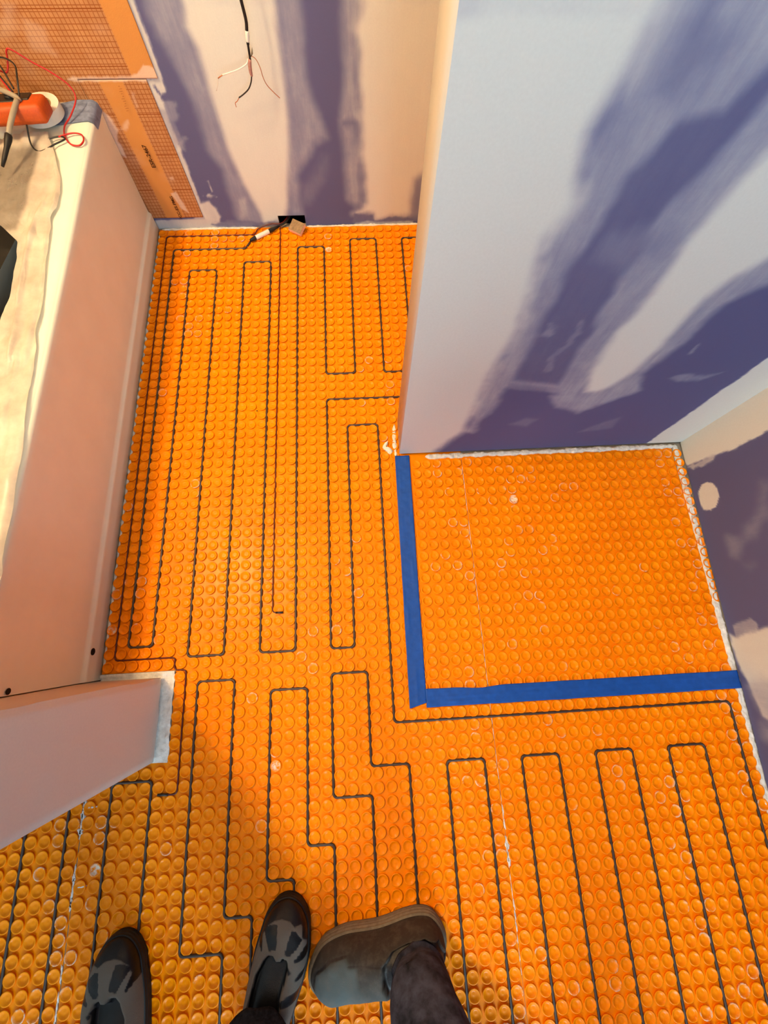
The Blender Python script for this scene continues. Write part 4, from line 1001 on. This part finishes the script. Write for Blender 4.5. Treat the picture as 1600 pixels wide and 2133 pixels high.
sneaker_st = [(0, -.041, .039, .022), (.012, -.041, .040, .032), (.023, -.042, .041, .038), (.047, -.047, .046, .047), (.085, -.056, .051, .055), (.11, -.060, .049, .062), (.138, -.062, .044, .072), (.172, -.065, .035, .080), (.21, -.064, .024, .085), (.25, -.062, .012, .086), (.285, -.058, .002, .082), (.295, -.050, -.006, .07)]

pa = empty('person', (0.30, -2.2, 0), 'person in black jeans and black and taupe sneakers, toes pointing away from the viewer', 'person')
LA, RA = (0.156, -2.190), (0.432, -2.125)
skin_body('body', [(.29, -2.40, .90), (.20, -2.39, .86), (.16, -2.33, .48), (LA[0], LA[1] - .01, .115), (LA[0], LA[1] + .02, .05), (.38, -2.38, .86), (.44, -2.27, .48), (RA[0], RA[1] - .01, .115), (RA[0], RA[1] + .02, .05), (.29, -2.42, 1.02)],
          [(0, 1), (1, 2), (2, 3), (3, 4), (0, 5), (5, 6), (6, 7), (7, 8), (0, 9)], [(.12, .10), (.075, .075), (.050, .050), (.034, .034), (.034, .034), (.075, .075), (.050, .050), (.034, .034), (.034, .034), (.12, .09)], M['skin'], pa)
trousers('trousers', [([(LA[0], LA[1] - .005, .098), (LA[0] + .005, LA[1] - .02, .22), (.16, -2.32, .48), (.20, -2.39, .86)], [.058, .058, .068, .075, .092], 41),
                      ([(RA[0] + .004, RA[1] + .012, .112), (RA[0] - .002, RA[1] - .015, .22), (.44, -2.26, .48), (.38, -2.38, .86)], [.062, .062, .068, .075, .092], 42)], ((.29, -2.40, .93), .19, .13), M['black_jeans'], pa)
shoe(pa, (0.478, -1.924), (-.125, -.992), sneaker_st, M['sneaker'], M['black_rubber'], sneaker_pat, sneaker_open, label='right sneaker with taupe overlays and black mesh windows')
shoe(pa, (0.126, -1.966), (.02, -1), sneaker_st, M['sneaker'], M['black_rubber'], sneaker_pat, sneaker_open, mirror=True, label='left sneaker cut by the picture edge')

pb = empty('person', (0.78, -2.2, 0), 'person in dusty plum jeans and a grey work shoe with beige sole, toe pointing left', 'person')
skin_body('body', [(1.08, -2.44, .92), (.99, -2.38, .86), (.82, -2.17, .49), (.748, -2.035, .12), (.735, -2.035, .055), (1.17, -2.48, .86), (1.18, -2.46, .48), (1.16, -2.45, .11), (1.13, -2.45, .05), (1.08, -2.46, 1.03)],
          [(0, 1), (1, 2), (2, 3), (3, 4), (0, 5), (5, 6), (6, 7), (7, 8), (0, 9)], [(.12, .10), (.078, .078), (.052, .052), (.036, .036), (.036, .036), (.078, .078), (.052, .052), (.036, .036), (.036, .036), (.12, .09)], M['skin'], pb)
trousers('trousers', [([(.742, -2.030, .098), (.752, -2.045, .20), (.82, -2.16, .49), (.99, -2.38, .86)], [.051, .062, .072, .080, .095], 43),
                      ([(1.16, -2.45, .10), (1.16, -2.45, .22), (1.18, -2.45, .48), (1.17, -2.48, .86)], [.06, .062, .070, .080, .095], 44)], ((1.08, -2.44, .93), .19, .13), M['jeans'], pb)
# work shoe: toe to the left; lateral right is toward the back wall
B_TOE = (0.524, -2.062)
work_st = [(0, -.034, .034, .020), (.012, -.037, .040, .034), (.03, -.039, .049, .046), (.06, -.040, .057, .056), (.09, -.040, .059, .062), (.12, -.040, .055, .070), (.15, -.040, .052, .080), (.18, -.044, .053, .088), (.21, -.038, .056, .090), (.24, -.036, .055, .090), (.27, -.032, .046, .086), (.283, -.026, .036, .070)]
work_pat = [
    (.55, .003, 1, .001, [(-.09, -.02), (.09, -.02), (.09, .32), (-.09, .32)]),
    (.95, .006, .9, .003, [(-.07, -.01), (-.05, .01), (-.01, .006), (.024, .022), (.042, .06), (.045, .085), (.03, .105), (.0, .10), (-.04, .12), (-.07, .12)]),
    (.75, .012, .7, .004, [(-.04, .09), (0, .09), (.01, .14), (-.02, .16), (-.05, .15)]),
    (.10, .0010, .9, .0004, [(-.048, .002), (-.02, -.001), (.022, .014), (.044, .050), (.047, .085), (.045, .086), (.041, .052), (.020, .017), (-.02, .003), (-.046, .006)]),
    (.12, .0010, .8, .0004, [(.034, .088), (.030, .16), (.028, .16), (.032, .088)]),
    (.42, .01, .8, .003, [(.034, .09), (.07, .09), (.07, .29), (.03, .29), (.036, .2)]),
]
work_open = [(-.032, .158), (.0, .150), (.026, .156), (.040, .178), (.045, .21), (.044, .245), (.030, .272), (.0, .280), (-.030, .27), (-.038, .24), (-.05, .20), (-.05, .165)]
shoe(pb, B_TOE, (.985, .165), work_st, M['workshoe'], M['sole'], work_pat, work_open, sole_h=.030, flare=.0065, layers=4, label='dusty grey leather shoe with beige layered sole', creases=.0026)
sneaker_half = [(s_, l, r, h) for s_, l, r, h in work_st]
shoe(pb, (0.95, -2.49), (.985, .17), work_st, M['workshoe'], M['sole'], work_pat, work_open, sole_h=.030, flare=.0065, layers=4, creases=.0026, mirror=True)

bm = bmesh.new(); bmesh.ops.create_icosphere(bm, subdivisions=1, radius=.0022)
bmesh.ops.scale(bm, vec=(1.3, .9, .7), verts=bm.verts)
tag(from_bm('crumb', bm, M['dark'], None, False, Matrix.Translation((.3640, -.7260, .0062))), 'tiny black crumb on the orange membrane in the rear half', 'crumb')

# ------------------------------------------------------------------ ceiling lamp (above the picture)
lamp = empty('ceiling_lamp', (-0.36, -0.86, 2.4), 'round white ceiling lamp above the bathtub', 'lamp')
bm = bmesh.new(); bmesh.ops.create_cone(bm, cap_ends=True, segments=40, radius1=.10, radius2=.10, depth=.03)
from_bm('lamp_base', bm, M['white'], lamp, False, Matrix.Translation((-0.36, -0.86, 2.385)))
bm = bmesh.new(); bmesh.ops.create_cone(bm, cap_ends=True, segments=20, radius1=.012, radius2=.012, depth=.12)
from_bm('lamp_socket', bm, M['white'], lamp, False, Matrix.Translation((-0.36, -0.86, 2.32)))
